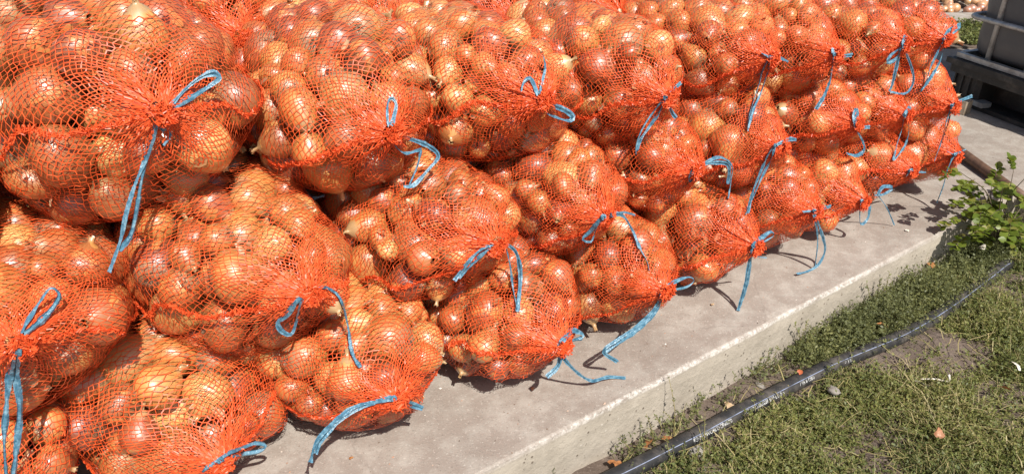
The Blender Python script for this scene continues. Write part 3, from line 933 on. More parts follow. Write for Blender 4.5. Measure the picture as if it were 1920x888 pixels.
def drape(key, pts):
    root, base, kn = ROOTS[key]
    n = max(10, int(sum(math.dist(a, b) for a, b in zip(pts, pts[1:])) / 5))
    px = spline(pts, n)
    dep, hits = [], []
    for x, y in px:
        r = ray(x, y)
        den = r @ N
        dp = ((kn + N * 0.03 - CAM) @ N) / den
        h = TREE.ray_cast(Vector(CAM), Vector(r))
        dh = h[3] if h[0] is not None else 99
        dg = -CH / r[2]
        on_slab = (CAM + r * dg - E0) @ N < -0.003
        lim = min(dh - 0.010, dg - 0.006 if on_slab else 99)
        hits.append(lim); dep.append(min(lim, dp + 0.06))
    dep, hits = np.array(dep), np.array(hits)
    for _ in range(3):
        e = np.concatenate([[dep[0]], dep, [dep[-1]]])
        dep = np.minimum((e[:-2] + e[1:-1] + e[2:]) / 3, hits)
    return np.array([CAM + ray(*p) * d for p, d in zip(px, dep)])


def twine_mesh(lines, seed):
    r = np.random.default_rng(seed)
    vs, fs = [], []
    for P in lines:
        n = len(P)
        T = np.gradient(P, axis=0); T /= np.linalg.norm(T, axis=1)[:, None] + 1e-9
        ref = N * 0.75 + Z * 0.55
        tw = np.cumsum(r.normal(0, 0.20, n)) * 0.8 + r.uniform(-0.5, 0.5)
        tw = np.clip(tw, -0.75, 0.75)
        wd = 0.0120 * np.clip(0.85 + np.convolve(r.normal(0, 0.55, n + 6), np.ones(7) / 7, 'valid'), 0.45, 1.3)
        wd[0] *= 0.5
        if n == 12: wd *= 0.45
        for i in range(n):
            sd = np.cross(T[i], ref); sd /= np.linalg.norm(sd) + 1e-9
            up = np.cross(sd, T[i])
            s2 = sd * math.cos(tw[i]) + up * math.sin(tw[i])
            u2 = np.cross(s2, T[i])
            fold = 0.18 * wd[i]
            vs += [P[i] - s2 * wd[i] / 2, P[i] - s2 * wd[i] * 0.12 + u2 * fold, P[i] + s2 * wd[i] * 0.2 - u2 * fold * 0.6, P[i] + s2 * wd[i] / 2 + u2 * fold * 0.4]
        b = len(vs) - 4 * n
        for i in range(n - 1):
            for k_ in range(3):
                fs.append((b + 4 * i + k_, b + 4 * i + k_ + 1, b + 4 * (i + 1) + k_ + 1, b + 4 * (i + 1) + k_))
    return np.array(vs), np.array(fs)


for key, lines in TW.items():
    root, base, kn = ROOTS[key]
    L3 = [drape(key, ln) for ln in lines]
    # the turns of the knot itself
    kc = L3[0][0]
    for q in range(3):
        a = np.linspace(0, 2 * PI, 12)
        L3.append(np.array([kc + D * 0.0055 * math.cos(x) + Z * 0.0050 * math.sin(x) + N * (0.003 + 0.003 * math.sin(2 * x + q)) for x in a]))
    v, f = twine_mesh(L3, hash(key) % 1000 if False else sum(map(ord, key)) * 7)
    link('twine_tie', mesh_np('twine_tie', v - base, f, False, [M['twine']]), root)

# ------------------------------------------------------------------ the black water pipe in the weeds
PW = spline([at(x, y, GZ + 0.045) for x, y in [(1000,958),(1140,890),(1290,815),(1420,746),(1560,676),(1690,622),(1790,562),(1885,490),(1915,466)]], 70)
PR = 0.0230
PW[:, 2] = np.array([soil_z(p[0], p[1]) for p in PW]) * 0.1 + GZ * 0.9 + 0.004 + PR * 0.95 - 0.07 * np.clip((np.arange(70) - 64) / 5.0, 0, 1) ** 1.5
pipe = MB(); pipe.tube(PW, PR, 28)
pipe_o = tag(pipe.build('water_pipe', M['pipe'], None, True), 'black plastic water pipe with white print lying in the weeds', 'pipe')
PL = np.concatenate([[0], np.cumsum(np.linalg.norm(np.diff(PW, axis=0), axis=1))])


def on_pipe(u, ang, lift):
    """a point on the pipe: u metres along, ang above the horizontal on the weed side"""
    p = np.array([np.interp(u, PL, PW[:, k_]) for k_ in range(3)])
    a = np.array([np.interp(u + 0.01, PL, PW[:, k_]) for k_ in range(3)]) - np.array([np.interp(u - 0.01, PL, PW[:, k_]) for k_ in range(3)])
    a[2] = 0; a /= np.linalg.norm(a)
    s_ = np.array([a[1], -a[0], 0])
    return p + (s_ * math.cos(ang) + Z * math.sin(ang)) * (PR + lift)


vs, fs = [], []
us = np.linspace(0.02, PL[-1] - 0.02, 110)
for i, u in enumerate(us):
    for a in (0.86, 0.90, 0.94):
        vs.append(on_pipe(u, a, 0.0006))
    if i:
        b = 3 * i
        fs += [(b - 3, b, b + 1, b - 2), (b - 2, b + 1, b + 2, b - 1)]
link('stripe', mesh_np('stripe', np.array(vs), np.array(fs), True, [M['stripe']]), pipe_o)


def pipe_print(text, u0, size, ang):
    cu = bpy.data.curves.new('t', 'FONT')
    cu.body = text; cu.size = size; cu.resolution_u = 2
    o = bpy.data.objects.new('t', cu); COL.objects.link(o)
    dg = bpy.context.evaluated_depsgraph_get()
    me = bpy.data.meshes.new_from_object(o.evaluated_get(dg))
    me.name = 'lettering'
    bpy.data.objects.remove(o); bpy.data.curves.remove(cu)
    for v in me.vertices:
        v.co = on_pipe(u0 + v.co.x * 0.92, ang + v.co.y / PR, 0.0008)
    me.materials.clear(); me.materials.append(M['print'])
    return link('lettering', me, pipe_o)


def pipe_u(px, py):
    q = at(px, py, GZ + 0.05)
    return PL[np.argmin(np.linalg.norm(PW - q, axis=1))]


for txt, px, py in (('=', 1302, 834), ('TEHNOWORLD', 1314, 828), ('CP80/70', 1346, 806), ('-070/ RO302 007 =', 1395, 782), ('PN10 030 LG 0 =', 1438, 761),
                    ('/ 06 8 0000', 1500, 724), ('= 3 0', 1577, 682)):
    pipe_print(txt, pipe_u(px, py - 8), 0.0150, 0.34)

# ------------------------------------------------------------------ weeds
BARE = [(at(1745, 672, GZ), 0.24, 0.12), (at(1560, 845, GZ), 0.07, 0.045), (at(1715, 775, GZ), 0.07, 0.03), (at(1845, 650, GZ), 0.07, 0.03), (at(1330, 830, GZ), 0.10, 0.05),
        (at(1640, 680, GZ), 0.05, 0.03), (at(1590, 735, GZ), 0.03, 0.02), (at(1440, 715, GZ), 0.07, 0.04), (at(1480, 800, GZ), 0.03, 0.02)]


def pipe_dist(x, y):
    d_ = np.hypot(PW[:, 0, None] - x[None], PW[:, 1, None] - y[None])
    return d_.min(0)


def weed_field(n, region, zfun, seed, stem=(0.035, 0.085), leaf=(0.007, 0.014), nst=(4, 8), nlf=(6, 10), up=0.6):
    """low creeping herbs: thin stems with small narrow leaves; returns stem and leaf meshes as arrays"""
    r = np.random.default_rng(seed)
    xs, ys = region(r, n)
    Vs, Fs, Vl, Fl = [], [], [], []
    nS = r.integers(nst[0], nst[1], len(xs))
    px, py = np.repeat(xs, nS), np.repeat(ys, nS)
    m = len(px)
    az = r.uniform(0, 2 * PI, m)
    tall = 0.5 + 0.5 * np.sin(px * 13 + 2.1 * np.sin(py * 9)) * np.sin(py * 15 + 1.7 * np.sin(px * 8))
    L = r.uniform(stem[0], stem[1], m) * (0.65 + 0.7 * tall)
    el = np.clip(r.normal(up, 0.35, m), 0.05, 1.4)
    dr = np.stack([np.cos(az) * np.cos(el), np.sin(az) * np.cos(el), np.sin(el)], -1)
    p0 = np.stack([px, py, zfun(px, py) - 0.003], -1) + np.stack([r.normal(0, 0.008, m), r.normal(0, 0.008, m), np.zeros(m)], -1)
    p1 = p0 + dr * (L * 0.55)[:, None]
    d2 = dr + np.stack([r.normal(0, 0.35, m), r.normal(0, 0.35, m), r.normal(-0.25, 0.3, m)], -1)
    p2 = p1 + d2 * (L * 0.45)[:, None]
    fl = zfun(p2[:, 0], p2[:, 1]) + 0.006
    p2[:, 2] = np.maximum(p2[:, 2], fl)
    sd = np.stack([-np.sin(az), np.cos(az), np.zeros(m)], -1) * 0.00055
    V = np.stack([p0 - sd, p0 + sd, p1 + sd, p1 - sd, p2 + sd * 0.5, p2 - sd * 0.5], 1).reshape(-1, 3)
    b = np.arange(m)[:, None] * 6
    Fst = np.concatenate([b + np.array([[0, 1, 2, 3]]), b + np.array([[3, 2, 4, 5]])])
    k_ = r.integers(nlf[0], nlf[1], m)
    ii = np.repeat(np.arange(m), k_)
    q = len(ii)
    t = r.uniform(0.1, 1.0, q)
    a = np.where((t < 0.55)[:, None], p0[ii] + (p1 - p0)[ii] * (t / 0.55)[:, None], p1[ii] + (p2 - p1)[ii] * ((t - 0.55) / 0.45)[:, None])
    la = r.uniform(0, 2 * PI, q); le = r.normal(0.35, 0.5, q)
    ld = np.stack([np.cos(la) * np.cos(le), np.sin(la) * np.cos(le), np.sin(le)], -1)
    ll = r.uniform(leaf[0], leaf[1], q); lw = ll * r.uniform(0.34, 0.60, q)
    ls = np.cross(ld, r.normal(0, 1, (q, 3)) * 0.5 + np.array([0, 0, 1.0])); ls /= np.linalg.norm(ls, axis=1)[:, None] + 1e-9
    VL = np.stack([a, a + ld * (ll * 0.5)[:, None] + ls * (lw * 0.5)[:, None], a + ld * ll[:, None], a + ld * (ll * 0.5)[:, None] - ls * (lw * 0.5)[:, None]], 1).reshape(-1, 3)
    return V, Fst, VL, np.arange(4 * q).reshape(q, 4)


def plot(side_of_pipe):
    def f(r, n):
        x = r.uniform(0.05, 2.1, n * 7); y = r.uniform(0.95, 2.75, n * 7)
        q = (x - E0[0]) * N[0] + (y - E0[1]) * N[1]
        s_ = (x - E0[0]) * D[0] + (y - E0[1]) * D[1]
        pd = pipe_dist(x, y)
        i = np.argmin(np.hypot(PW[:, 0, None] - x[None], PW[:, 1, None] - y[None]), 0)
        qp = (PW[i, 0] - E0[0]) * N[0] + (PW[i, 1] - E0[1]) * N[1]
        inside = (q < qp)
        ok = (pd > PR * 1.0 + 0.012 * (x < 1.1)) & (q > 0.012) & (y > 0.8)
        cut = 1.10 + 0.25 * r.random(len(x))
        if side_of_pipe < 0:
            ok &= inside & ((s_ > cut) | (r.random(len(x)) < 0.10) & (pd > 0.05))
        else:
            ok &= ~inside
            for c, ra, rb in BARE:
                u = ((x - c[0]) * 0.9 + (y - c[1]) * 0.2) / ra; v = (-(x - c[0]) * 0.25 + (y - c[1])) / rb
                e = u * u + v * v
                ok &= (e > 1.0 + r.normal(0, 0.22, len(x))) | (r.random(len(x)) < 0.025)
            den = np.zeros(len(x))
            for fx, fy, p_, a_ in ((11, 4, 0.3, 1.0), (-5, 13, 1.9, 1.0), (21, -17, 4.0, 0.7), (17, 29, 2.2, 0.6), (41, 13, 0.9, 0.4), (-23, 47, 3.1, 0.4)):
                den += a_ * np.sin(x * fx + y * fy + p_)
            ok &= r.random(len(x)) < np.clip(0.55 + 0.42 * den, 0.06, 1.0)
            thin = np.sin(x * 9 + 2 * np.sin(y * 6)) * np.sin(y * 11 + x * 3)
            ok &= (thin > -0.55) | (r.random(len(x)) < 0.55)
        return x[ok][:n], y[ok][:n]
    return f


def weeds(name, label, n, region, zf, seed, mat, **kw):
    V, F, VL, FL = weed_field(n, region, zf, seed, **kw)
    mi = np.concatenate([np.zeros(len(F)), np.ones(len(FL))]).astype(int)
    st = M['straw'] if mat != 'weed_dark' else M['weed_dark']
    o = link(name, mesh_np(name, np.vstack([V, VL]), np.vstack([F, FL + len(V)]), False, [st, M[mat]], mi))
    return tag(o, label, None, None, 'stuff')


weeds('weed_cover', 'low yellow-green weeds covering the soil beyond the black pipe', 8200, plot(1), soil_z, 21, 'weed', stem=(0.03, 0.085), leaf=(0.0065, 0.0125), up=0.55, nlf=(8, 13))
weeds('weed_bank', 'grey-green knotted weeds between the slab and the black pipe', 3600, plot(-1), soil_z, 22, 'weed_dark', stem=(0.045, 0.125), leaf=(0.007, 0.013), up=0.95, nlf=(8, 13))


def verge(r, n):
    c0, c1 = at(1770, 112), at(1825, 66)
    x = r.uniform(2.1, 4.6, n * 3); y = r.uniform(4.95, 5.5, n * 3)
    return x[:n], y[:n]


weeds('grass_verge', 'strip of short grass behind the slab by the tank', 700, verge, lambda x, y: 0 * x + 0.012, 23, 'weed', stem=(0.04, 0.08), leaf=(0.015, 0.03), up=0.8)
vb = MB(); vb.box((3.4, 5.23, 0.002), (1.35, 0, 0), (0, 0.31, 0), (0, 0, 0.010))
tag(vb.build('verge_soil', M['soil']), 'strip of soil under the grass behind the slab', kind='structure')

# straggling stalks against the slab face
def stalk(foot, tops, label, seed, lf=0.010, mat='weed_dark'):
    r = np.random.default_rng(seed)
    root = empty('weed_stalk', at(*foot, GZ + 0.0))
    f0 = at(*foot, GZ)
    st = MB(); lv = MB()
    for (x, y, out) in tops:
        rr_ = ray(x, y)
        d_ = ((E0 + N * out - CAM) @ N) / (rr_ @ N)
        tip = CAM + rr_ * d_
        mid = (f0 + tip) / 2 + N * 0.01 + D * r.normal(0, 0.012)
        P = spline([f0, mid, tip], 14)
        st.tube(P - f0, list(np.linspace(0.0014, 0.0006, 14)), 5)
        for i in range(3, 14):
            for q in range(r.integers(1, 4)):
                a = P[i] - f0
                w = r.uniform(0, 6.28)
                dd = np.array([math.cos(w), math.sin(w), r.uniform(-0.2, 0.8)]); dd /= np.linalg.norm(dd)
                ss = np.cross(dd, [r.normal(), r.normal(), 1.5]); ss /= np.linalg.norm(ss)
                l = lf * r.uniform(0.6, 1.3)
                lv.add([a, a + dd * l * 0.5 + ss * l * 0.22, a + dd * l, a + dd * l * 0.5 - ss * l * 0.22], [(0, 1, 2, 3)])
    st.build('stem', M['straw'], root, True)
    o = lv.build('leaf_spray', M[mat], root)
    o['kind'] = 'stuff'
    tag(root, label, 'weed', 'weed stalks along the slab face')


stalk((1262, 822), [(1254, 706, 0.015), (1272, 775, 0.02), (1285, 760, 0.03), (1245, 770, 0.03)], 'tallest thin weed stalk standing against the slab face', 1)
stalk((1222, 835), [(1212, 775, 0.03), (1230, 780, 0.03), (1215, 800, 0.02)], 'bushy-topped small weed beside the tallest stalk at the slab', 2)
stalk((1166, 868), [(1162, 822, 0.03), (1180, 838, 0.03), (1195, 832, 0.02)], 'lowest small weed at the slab nearest the picture bottom', 3)
stalk((1316, 876), [(1322, 770, 0.13), (1310, 800, 0.12)], 'pale single weed stem rising in front of the printed pipe', 4, 0.008, 'weed')
stalk((1262, 870), [(1248, 815, 0.10), (1275, 830, 0.10)], 'forked pale weed in front of the pipe near the bottom', 5, 0.008, 'weed')
stalk((1410, 705), [(1442, 655, 0.02), (1425, 670, 0.03), (1402, 690, 0.03), (1460, 650, 0.02)], 'leafy weed clump climbing the slab where the bank begins', 6, 0.012)
stalk((1500, 650), [(1490, 608, 0.02), (1515, 600, 0.02), (1530, 615, 0.03)], 'leafy weed leaning on the slab in the middle of the bank', 7, 0.012)
stalk((1640, 570), [(1625, 530, 0.02), (1650, 522, 0.02), (1668, 510, 0.03)], 'leafy weed on the slab edge towards the shrub', 8, 0.012)

# ------------------------------------------------------------------ shrub with paired oval leaflets
def leaflet_mesh(seed):
    r = np.random.default_rng(seed)
    rows_ = [(0.0, 0.05), (0.18, 0.30), (0.42, 0.44), (0.66, 0.40), (0.86, 0.22), (1.0, 0.02)]
    vs, fs = [], []
    cup = r.uniform(0.05, 0.22); bend = r.uniform(-0.3, 0.15)
    for i, (y, w) in enumerate(rows_):
        z0 = bend * y * y
        vs += [(-w, y, z0 + cup * w), (0, y, z0), (w, y, z0 + cup * w)]
        if i:
            b = 3 * i
            fs += [(b - 3, b - 2, b + 1, b), (b - 2, b - 1, b + 2, b + 1)]
    me = bpy.data.meshes.new('leaf'); me.from_pydata(vs, [], fs)
    me.polygons.foreach_set('use_smooth', [True] * len(fs))
    me.materials.append(M['leaf']); me.update()
    return me


LEAF = [leaflet_mesh(i) for i in range(5)]
sr = np.random.default_rng(77)
foot = at(1862, 472, GZ)
shrub = empty('shrub', foot)
tag(shrub, 'young bushy shrub with oval green leaflets at the slab corner', 'shrub')


def shrub_pt(px, py, out):
    rr_ = ray(px, py)
    p0 = foot + N * out
    h_ = np.array([0.35, -0.93, 0]); h_ /= np.linalg.norm(h_)
    return CAM + rr_ * (((p0 - CAM) @ h_) / (rr_ @ h_))


twigs = [((1800, 322), 0.00), ((1818, 340), 0.05), ((1835, 360), 0.02), ((1900, 322), -0.05), ((1925, 330), 0.05), ((1880, 350), 0.07), ((1860, 345), -0.08), ((1800, 410), 0.06), ((1815, 440), 0.10),
         ((1838, 400), 0.10), ((1870, 395), 0.12), ((1905, 385), 0.10), ((1930, 400), 0.03), ((1895, 425), 0.14), ((1860, 425), 0.14), ((1925, 440), 0.10), ((1945, 360), -0.02), ((1960, 390), 0.05), ((1826, 380), -0.06), ((1880, 375), -0.02), ((1845, 430), 0.05)]
for (tp, out) in twigs:
    tip = shrub_pt(*tp, out)
    mid = foot * 0.55 + tip * 0.45 + Z * 0.05 + sr.normal(0, 0.015, 3)
    P = spline([foot, mid, tip], 16)
    tw = MB(); tw.tube(P - foot, list(np.linspace(0.0038, 0.0010, 16)), 6)
    tw.build('twig', M['bark'], shrub, True)
    for side_k in range(2 + (sr.random() < 0.45)):                                     # two or three compound leaves per twig
        b0 = P[[15, 11, 8][side_k]]
        dirn = (P[15] - P[10]); dirn /= np.linalg.norm(dirn)
        dirn = dirn * (1.0 if side_k == 0 else 0.35) + sr.normal(0, 0.45, 3) * (0.4 if side_k == 0 else 1.2)
        dirn[2] = dirn[2] * 0.5
        dirn /= np.linalg.norm(dirn)
        ln = sr.uniform(0.07, 0.12)
        rp = [b0 + dirn * ln * u - Z * 0.03 * u * u for u in np.linspace(0, 1, 8)]
        rm_ = MB(); rm_.tube([q - foot for q in rp], 0.0009, 5)
        rm_.build('leaf_stalk', M['bark'], shrub, True)
        sd = np.cross(dirn, Z); sd /= np.linalg.norm(sd)
        for i in range(1, 8):
            for sg in ((-1, 1) if i < 7 else (-1, 0, 1)):
                ax = sd * sg * 0.9 + dirn * (0.45 if sg else 1.0) + sr.normal(0, 0.18, 3)
                ax /= np.linalg.norm(ax)
                up_ = Z + sr.normal(0, 0.35, 3)
                xx = np.cross(ax, up_); xx /= np.linalg.norm(xx)
                zz = np.cross(xx, ax)
                sz = sr.uniform(0.019, 0.033)
                o = bpy.data.objects.new('leaf', LEAF[sr.integers(0, 5)]); COL.objects.link(o)
                o.parent = shrub
                m = Matrix((np.stack([xx, ax, zz], 1) * sz).tolist()).to_4x4()
                m.translation = Vector(rp[i] - foot)
                o.matrix_basis = m

# ------------------------------------------------------------------ brown pole on the slab behind the last sack
p0, p1 = at(1770, 262, 0.03), at(1888, 347, 0.025)
pd_ = (p1 - p0) / np.linalg.norm(p1 - p0)
po = MB(); po.tube([p0 - pd_ * 0.2, p0, (p0 + p1) / 2, p1, p1 + pd_ * 0.12], [0.021, 0.021, 0.020, 0.019, 0.018], 14)
tag(po.build('wooden_pole', M['wood'], None, True), 'round brown wooden pole lying on the slab behind the shrub', 'pole')

# ------------------------------------------------------------------ dark plastic tank in its steel cage on a black pallet
TE = np.array([0.33, -0.944, 0]); TE /= np.linalg.norm(TE)       # along the side we see
TF = np.array([-TE[1], TE[0], 0])                               # into the tank
T0 = np.array([2.298, 3.94, 0.0])
TL, TWD = 1.15, 1.0
tank = empty('caged_tank', T0 + TE * TL / 2 + TF * TWD / 2)
tag(tank, 'dark plastic liquid tank in a steel tube cage on a black pallet', 'tank')
tc_ = T0 + TE * TL / 2 + TF * TWD / 2


def tp_(u, v, z_):
    return T0 + TE * u + TF * v + Z * z_ - tc_


b = MB()                                                        # bottle: rounded foot, slightly bellied walls
ring_n = 40
prof = [(0.235, 0.00), (0.25, 0.055), (0.285, 0.078), (0.36, 0.083), (0.46, 0.078), (0.52, 0.084), (0.66, 0.078), (0.80, 0.084), (0.98, 0.075), (1.10, 0.04), (1.15, -0.05)]
for j, (z_, g_) in enumerate(prof):
    for i in range(ring_n):
        w_ = 2 * PI * i / ring_n
        cu_, su_ = math.cos(w_), math.sin(w_)
        e_ = 0.17
        x_ = math.copysign(abs(cu_) ** e_, cu_) * (TL / 2 - 0.10 + g_); y_ = math.copysign(abs(su_) ** e_, su_) * (TWD / 2 - 0.10 + g_)
        b.v.append(tuple(TE * x_ + TF * y_ + Z * z_))
for j in range(len(prof) - 1):
    for i in range(ring_n):
        b.f.append((j * ring_n + i, j * ring_n + (i + 1) % ring_n, (j + 1) * ring_n + (i + 1) % ring_n, (j + 1) * ring_n + i))
b.f.append(tuple(range((len(prof) - 1) * ring_n, len(prof) * ring_n)))
b.build('bottle', M['tank'], tank, True)


def bar(pts, r_):
    q = MB(); q.tube([tp_(*p) for p in pts], r_, 10, True)
    return q.build('cage_bar', M['steel'], tank, True)


for z_ in (0.440, 0.66, 0.87, 1.06, 1.19):                       # bars that run round the tank
    c_ = 0.05
    bar([(c_, TWD, z_), (0.012, TWD - c_, z_), (0.0, TWD / 2, z_), (0.0, c_, z_), (0.015, 0.015, z_), (c_, 0.0, z_), (TL / 2, 0, z_), (TL - c_, 0.0, z_), (TL - 0.015, 0.015, z_), (TL, c_, z_), (TL, TWD - c_, z_), (TL - c_, TWD, z_), (c_, TWD, z_)], 0.0125)
for u in (0.16, 0.38, 0.58, 0.78, 0.98):
    bar([(u, 0.018, 0.24), (u, 0.018, 1.19)], 0.0135)
for v in (0.2, 0.4, 0.6, 0.8):
    bar([(0.018, v, 0.24), (0.018, v, 1.19)], 0.0135)
    bar([(TL - 0.018, v, 0.24), (TL - 0.018, v, 1.19)], 0.0135)
q = MB()                                                        # bottom frame of the cage
for (a_, c_) in (((0.0, 0.004), (TL, 0.004)), ((0.004, 0.03), (0.004, TWD)), ((TL - 0.004, 0.03), (TL - 0.004, TWD))):
    A_, B_ = tp_(*a_, 0.243), tp_(*c_, 0.243)
    d_ = (B_ - A_) / 2; n_ = np.cross(Z, d_); n_ /= np.linalg.norm(n_)
    q.box((A_ + B_) / 2, d_, n_ * 0.014, Z * 0.012)
q.build('base_frame', M['steel'], tank)
q = MB()
q.box(tp_(TL / 2, TWD / 2, 0.192), TE * (TL / 2 + 0.02), TF * (TWD / 2 + 0.02), Z * 0.035, 0.03)
q.build('pallet_deck', M['pallet'], tank)
q = MB()
q.box(tp_(TL / 2, -0.026, 0.212), TE * (TL / 2 + 0.03), TF * 0.010, Z * 0.014)
q.build('pallet_lip', M['pallet'], tank)
for u in (0.09, TL / 2, TL - 0.09):
    for v in (0.07, TWD / 2, TWD - 0.07):
        q = MB(); q.box(tp_(u, v, 0.091), TE * 0.085, TF * 0.072, Z * 0.0655, 0.25)
        q.build('pallet_foot', M['pallet'], tank)
q = MB(); q.box(tp_(TL / 2, TWD / 2, 0.09), TE * (TL / 2 - 0.10), TF * (TWD / 2 - 0.12), Z * 0.064)  # added dark box, no pallet part: blocks light and keeps the openings black
q.build('pallet_light_blocker', M['pallet'], tank)
for u in (0.03, 0.075, 0.12):
    q = MB(); q.box(tp_(u, -0.007, 0.10), TE * 0.004, TF * 0.006, Z * 0.055)
    q.build('foot_rib', M['pallet'], tank)
for v in (0.07, TWD / 2, TWD - 0.07):
    q = MB(); q.box(tp_(TL / 2, v, 0.0125), TE * (TL / 2), TF * 0.06, Z * 0.011)
    q.build('skid', M['pallet'], tank)

# a bar end and a wood block on the slab by the pallet
a_, b_ = at(1800, 172, 0.05), at(1851, 194, 0.05)
d_ = b_ - a_; L_ = np.linalg.norm(d_); d_ /= L_
w_ = np.cross(Z, d_)
q = MB(); q.box(a_ + d_ * (L_ / 2 - 0.1) - Z * 0.012, d_ * (L_ / 2 + 0.1), w_ * 0.032, Z * 0.012, 0.12)
q.box(a_ - d_ * 0.05 - Z * 0.036, d_ * 0.04, w_ * 0.03, Z * 0.0125)
tag(q.build('metal_bar', M['steel']), 'flat grey metal bar end poking out between sacks and pallet', 'metal bar')
c_ = at(1801, 200, 0.03)
q = MB(); q.box(c_ + Z * 0.005, D * 0.03, N * 0.04, Z * 0.034, 0.1)
tag(q.build('wood_block', M['pale_wood']), 'small pale wood block on the slab behind the end sack', 'wood block')

# ------------------------------------------------------------------ loose onions heaped far behind
hr = np.random.default_rng(5)
vs, fs = [], []
ico = []
for j in range(5):
    a = PI * (j + 0.5) / 5
    for i in range(8):
        ico.append((math.sin(a) * math.cos(i * PI / 4), math.sin(a) * math.sin(i * PI / 4), math.cos(a) * 0.9))
icf = [(j * 8 + i, j * 8 + (i + 1) % 8, (j + 1) * 8 + (i + 1) % 8, (j + 1) * 8 + i) for j in range(4) for i in range(8)] + [tuple(range(8))[::-1], tuple(range(32, 40))]
hp = MB()
for i in range(2200):
    x_, y_ = hr.uniform(2.6, 5.4), hr.uniform(5.86, 7.5)
    hgt = 0.30 * min(1, (y_ - 5.84) / 0.8)
    r_ = hr.uniform(0.026, 0.040)
    c_ = np.array([x_, y_, max(r_ * 0.8, hgt * hr.uniform(0.75, 1.0))])
    hp.add([c_ + np.array(v) * r_ for v in ico], icf)
tag(hp.build('onion_heap', M['onion_far'], None, True), 'heap of loose onions on the ground far behind the tank', kind='stuff')
q = MB(); q.box((3.4, 5.68, 0.014), (1.5, 0, 0), (0, 0.13, 0), (0, 0, 0.012))
tag(q.build('concrete_strip', M['concrete']), 'narrow pale concrete strip between the grass and the onion heap', kind='structure')

# ------------------------------------------------------------------ litter: skins, a stone, scraps
def flake(px, py, size, z_, label, mat, seed, cat='onion skin', name='onion_skin', group='scraps of onion skin lying about'):
    r = np.random.default_rng(seed)
    n = 7
    vs, fs = [], []
    for i in range(n):
        for j in range(n):
            u, v = (i / (n - 1) - 0.5) * 2, (j / (n - 1) - 0.5) * 2
            f = 1 + 0.25 * math.sin(3 * math.atan2(v, u) + seed)
            u2, v2 = u * math.sqrt(1 - v * v / 2) * f, v * math.sqrt(1 - u * u / 2) * f
            vs.append((u2, v2 * 0.7, 0.55 - 0.5 * (u2 * u2) * 0.9 + 0.35 * v2 * abs(v2) + 0.12 * r.normal()))
    fs = [(i * n + j, i * n + j + 1, (i + 1) * n + j + 1, (i + 1) * n + j) for i in range(n - 1) for j in range(n - 1)]
    vs = np.array(vs) * size * 0.5 * np.array([1, 1, 0.6])
    me = mesh_np(name, vs, np.array(fs), True, [M[mat]])
    o = link(name, me)
    p = at(px, py, z_)
    o.location = p - Z * vs[:, 2].min() * 0.6
    o.rotation_euler = (r.normal(0, 0.35), r.normal(0, 0.35), r.uniform(0, 6.28))
    tag(o, label, cat, group)


for i, (px, py, sz, zz, lb, mt) in enumerate([
        (1216, 832, 0.035, GZ + 0.02, 'curled brown onion skin by the bushy-topped weed at the slab', 'skin'),
        (1252, 823, 0.030, GZ + 0.02, 'orange-red onion skin at the foot of the tallest stalk', 'skin'),
        (1368, 764, 0.036, GZ + 0.02, 'orange-brown dry skin wedged between pipe and slab', 'skin'),
        (1155, 872, 0.040, GZ + 0.02, 'dull brown skin at the slab foot near the picture bottom', 'skin'),
        (1500, 698, 0.022, GZ + 0.05, 'small red onion skin in the grey weeds behind the pipe', 'skin'),
        (1654, 610, 0.034, GZ + 0.06, 'pale pink onion skin on the weed bank over the pipe', 'skin'),
        (1747, 497, 0.034, GZ + 0.07, 'orange onion skin in the weeds near the shrub', 'skin'),
        (1838, 467, 0.045, GZ + 0.08, 'cream-coloured onion piece under the shrub leaves', 'pale'),
        (1760, 812, 0.030, GZ + 0.05, 'orange onion skin lying low in the open weeds', 'skin'),
        (1905, 686, 0.034, GZ + 0.05, 'pale onion skin by the picture edge beyond the bare patch', 'pale'),
        (1882, 728, 0.030, GZ + 0.05, 'brown curled skin under the pale one at the edge', 'skin'),
        (1728, 722, 0.040, GZ + 0.03, 'whitish crumpled scrap beside the bare soil patch', 'pale'),
        (658, 858, 0.012, 0.003, 'tiny red-brown skin on the slab below the front sacks', 'skin'),
        (998, 728, 0.012, 0.003, 'tiny orange flake on the slab under the flat twine', 'skin'),
        (1335, 571, 0.014, 0.003, 'tiny dark red flake on the slab by the straight tail', 'skin'),
        (1700, 432, 0.016, 0.003, 'small white flake on the slab before the looped bow', 'pale')]):
    flake(px, py, sz, zz, lb, mt, i + 3)


def stone(px, py, sz, z_, label, seed, flat=0.45):
    r = np.random.default_rng(seed)
    vs, fs = [], []
    ph = r.uniform(0, 6.28, 6)
    for j in range(8):
        a = PI * (j + 0.5) / 8
        for i in range(12):
            w = 2 * PI * i / 12
            f = 1 + 0.14 * math.sin(2 * w + ph[0]) + 0.10 * math.sin(3 * w + 2 * a + ph[1]) + 0.05 * r.normal()
            vs.append((math.sin(a) * math.cos(w) * f, math.sin(a) * math.sin(w) * f * 0.8, math.cos(a) * flat * f))
    fs = [(j * 12 + i, (j + 1) * 12 + i, (j + 1) * 12 + (i + 1) % 12, j * 12 + (i + 1) % 12) for j in range(7) for i in range(12)]
    me = bpy.data.meshes.new('stone')
    me.from_pydata([tuple(np.array(v) * sz) for v in vs], [], fs + [tuple(range(12)), tuple(range(84, 96))[::-1]])
    me.polygons.foreach_set('use_smooth', [True] * len(me.polygons))
    me.materials.append(M['stone']); me.update()
    o = link('stone', me); o.location = at(px, py, z_); o.rotation_euler = (r.normal(0.25, 0.1), r.normal(0, 0.2), r.uniform(0, 6))
    tag(o, label, 'stone', 'stones in the weeds')


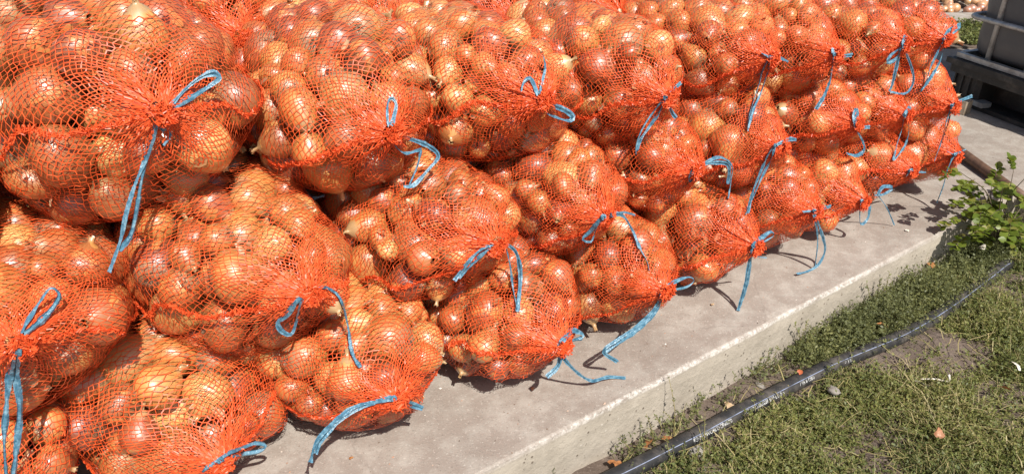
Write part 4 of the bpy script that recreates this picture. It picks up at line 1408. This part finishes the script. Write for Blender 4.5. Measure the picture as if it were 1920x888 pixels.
stone(1562, 731, 0.024, GZ + 0.030, 'smooth grey stone in the weeds just before the pipe', 1)
stone(1305, 845, 0.026, GZ + 0.004, 'earthy stone half buried under the printed pipe', 2)
stone(1358, 775, 0.013, GZ + 0.012, 'small pale stone between pipe and slab beside a skin', 3)
stone(1425, 722, 0.017, GZ + 0.008, 'low brown stone at the slab where the weeds begin', 4)
p0, p1 = at(1726, 710, GZ + 0.03), at(1778, 714, GZ + 0.035)
q = MB(); q.tube(spline([p0, (p0 + p1) / 2 + Z * 0.004, p1, p1 + Z * 0.022 + N * -0.004], 14), list(np.linspace(0.0022, 0.0034, 14)), 6)
tag(q.build('dry_straw', M['pale'], None, True), 'bent dry straw lying on the bare soil patch', 'straw')

# thatch: long dry stems lying through the weeds
tr_ = np.random.default_rng(91)
q = MB()
for i in range(420):
    px_, py_ = tr_.uniform(1180, 1960), tr_.uniform(480, 900)
    p_ = at(px_, py_, GZ + 0.03)
    if (p_ - E0) @ N < 0.03: continue
    w_ = tr_.uniform(0, 6.28); l_ = tr_.uniform(0.03, 0.12)
    d_ = np.array([math.cos(w_), math.sin(w_), 0]); s_ = np.array([-d_[1], d_[0], 0])
    h_ = soil_z(p_[0], p_[1]) + tr_.uniform(0.006, 0.05)
    P = [np.array([p_[0], p_[1], h_]) + d_ * l_ * u + s_ * 0.02 * tr_.normal() * u * u + Z * (tr_.normal() * 0.006 - 0.012 * u * u) for u in (-0.5, -0.17, 0.17, 0.5)]
    wd_ = s_ * tr_.uniform(0.0006, 0.0014)
    q.add([a + o * wd_ for a in P for o in (-1, 1)], [(2 * j, 2 * j + 1, 2 * j + 3, 2 * j + 2) for j in range(3)])
tag(q.build('dry_thatch', M['straw']), 'dry straw-coloured stems lying through the weeds', kind='stuff')
# crumbs of soil, skin and lime on the slab
q = MB()
for i in range(620):
    px_, py_ = tr_.uniform(480, 1920), tr_.uniform(200, 900)
    p_ = at(px_, py_, 0.0)
    if (p_ - E0) @ N > -0.01: continue
    w_ = tr_.uniform(0, 6.28); l_ = tr_.uniform(0.0012, 0.0038) * (2.0 if tr_.random() < 0.06 else 1)
    d_ = np.array([math.cos(w_), math.sin(w_), 0]) * l_; s_ = np.array([-d_[1], d_[0], 0]) * tr_.uniform(0.4, 0.9)
    c_ = p_ + Z * 0.0006
    q.add([c_ - d_, c_ + s_, c_ + d_, c_ - s_, c_ + Z * l_ * tr_.uniform(0.3, 0.9)], [(0, 1, 4), (1, 2, 4), (2, 3, 4), (3, 0, 4)])
tag(q.build('slab_crumbs', M['crumb']), 'crumbs of soil and onion skin strewn over the slab', kind='stuff')
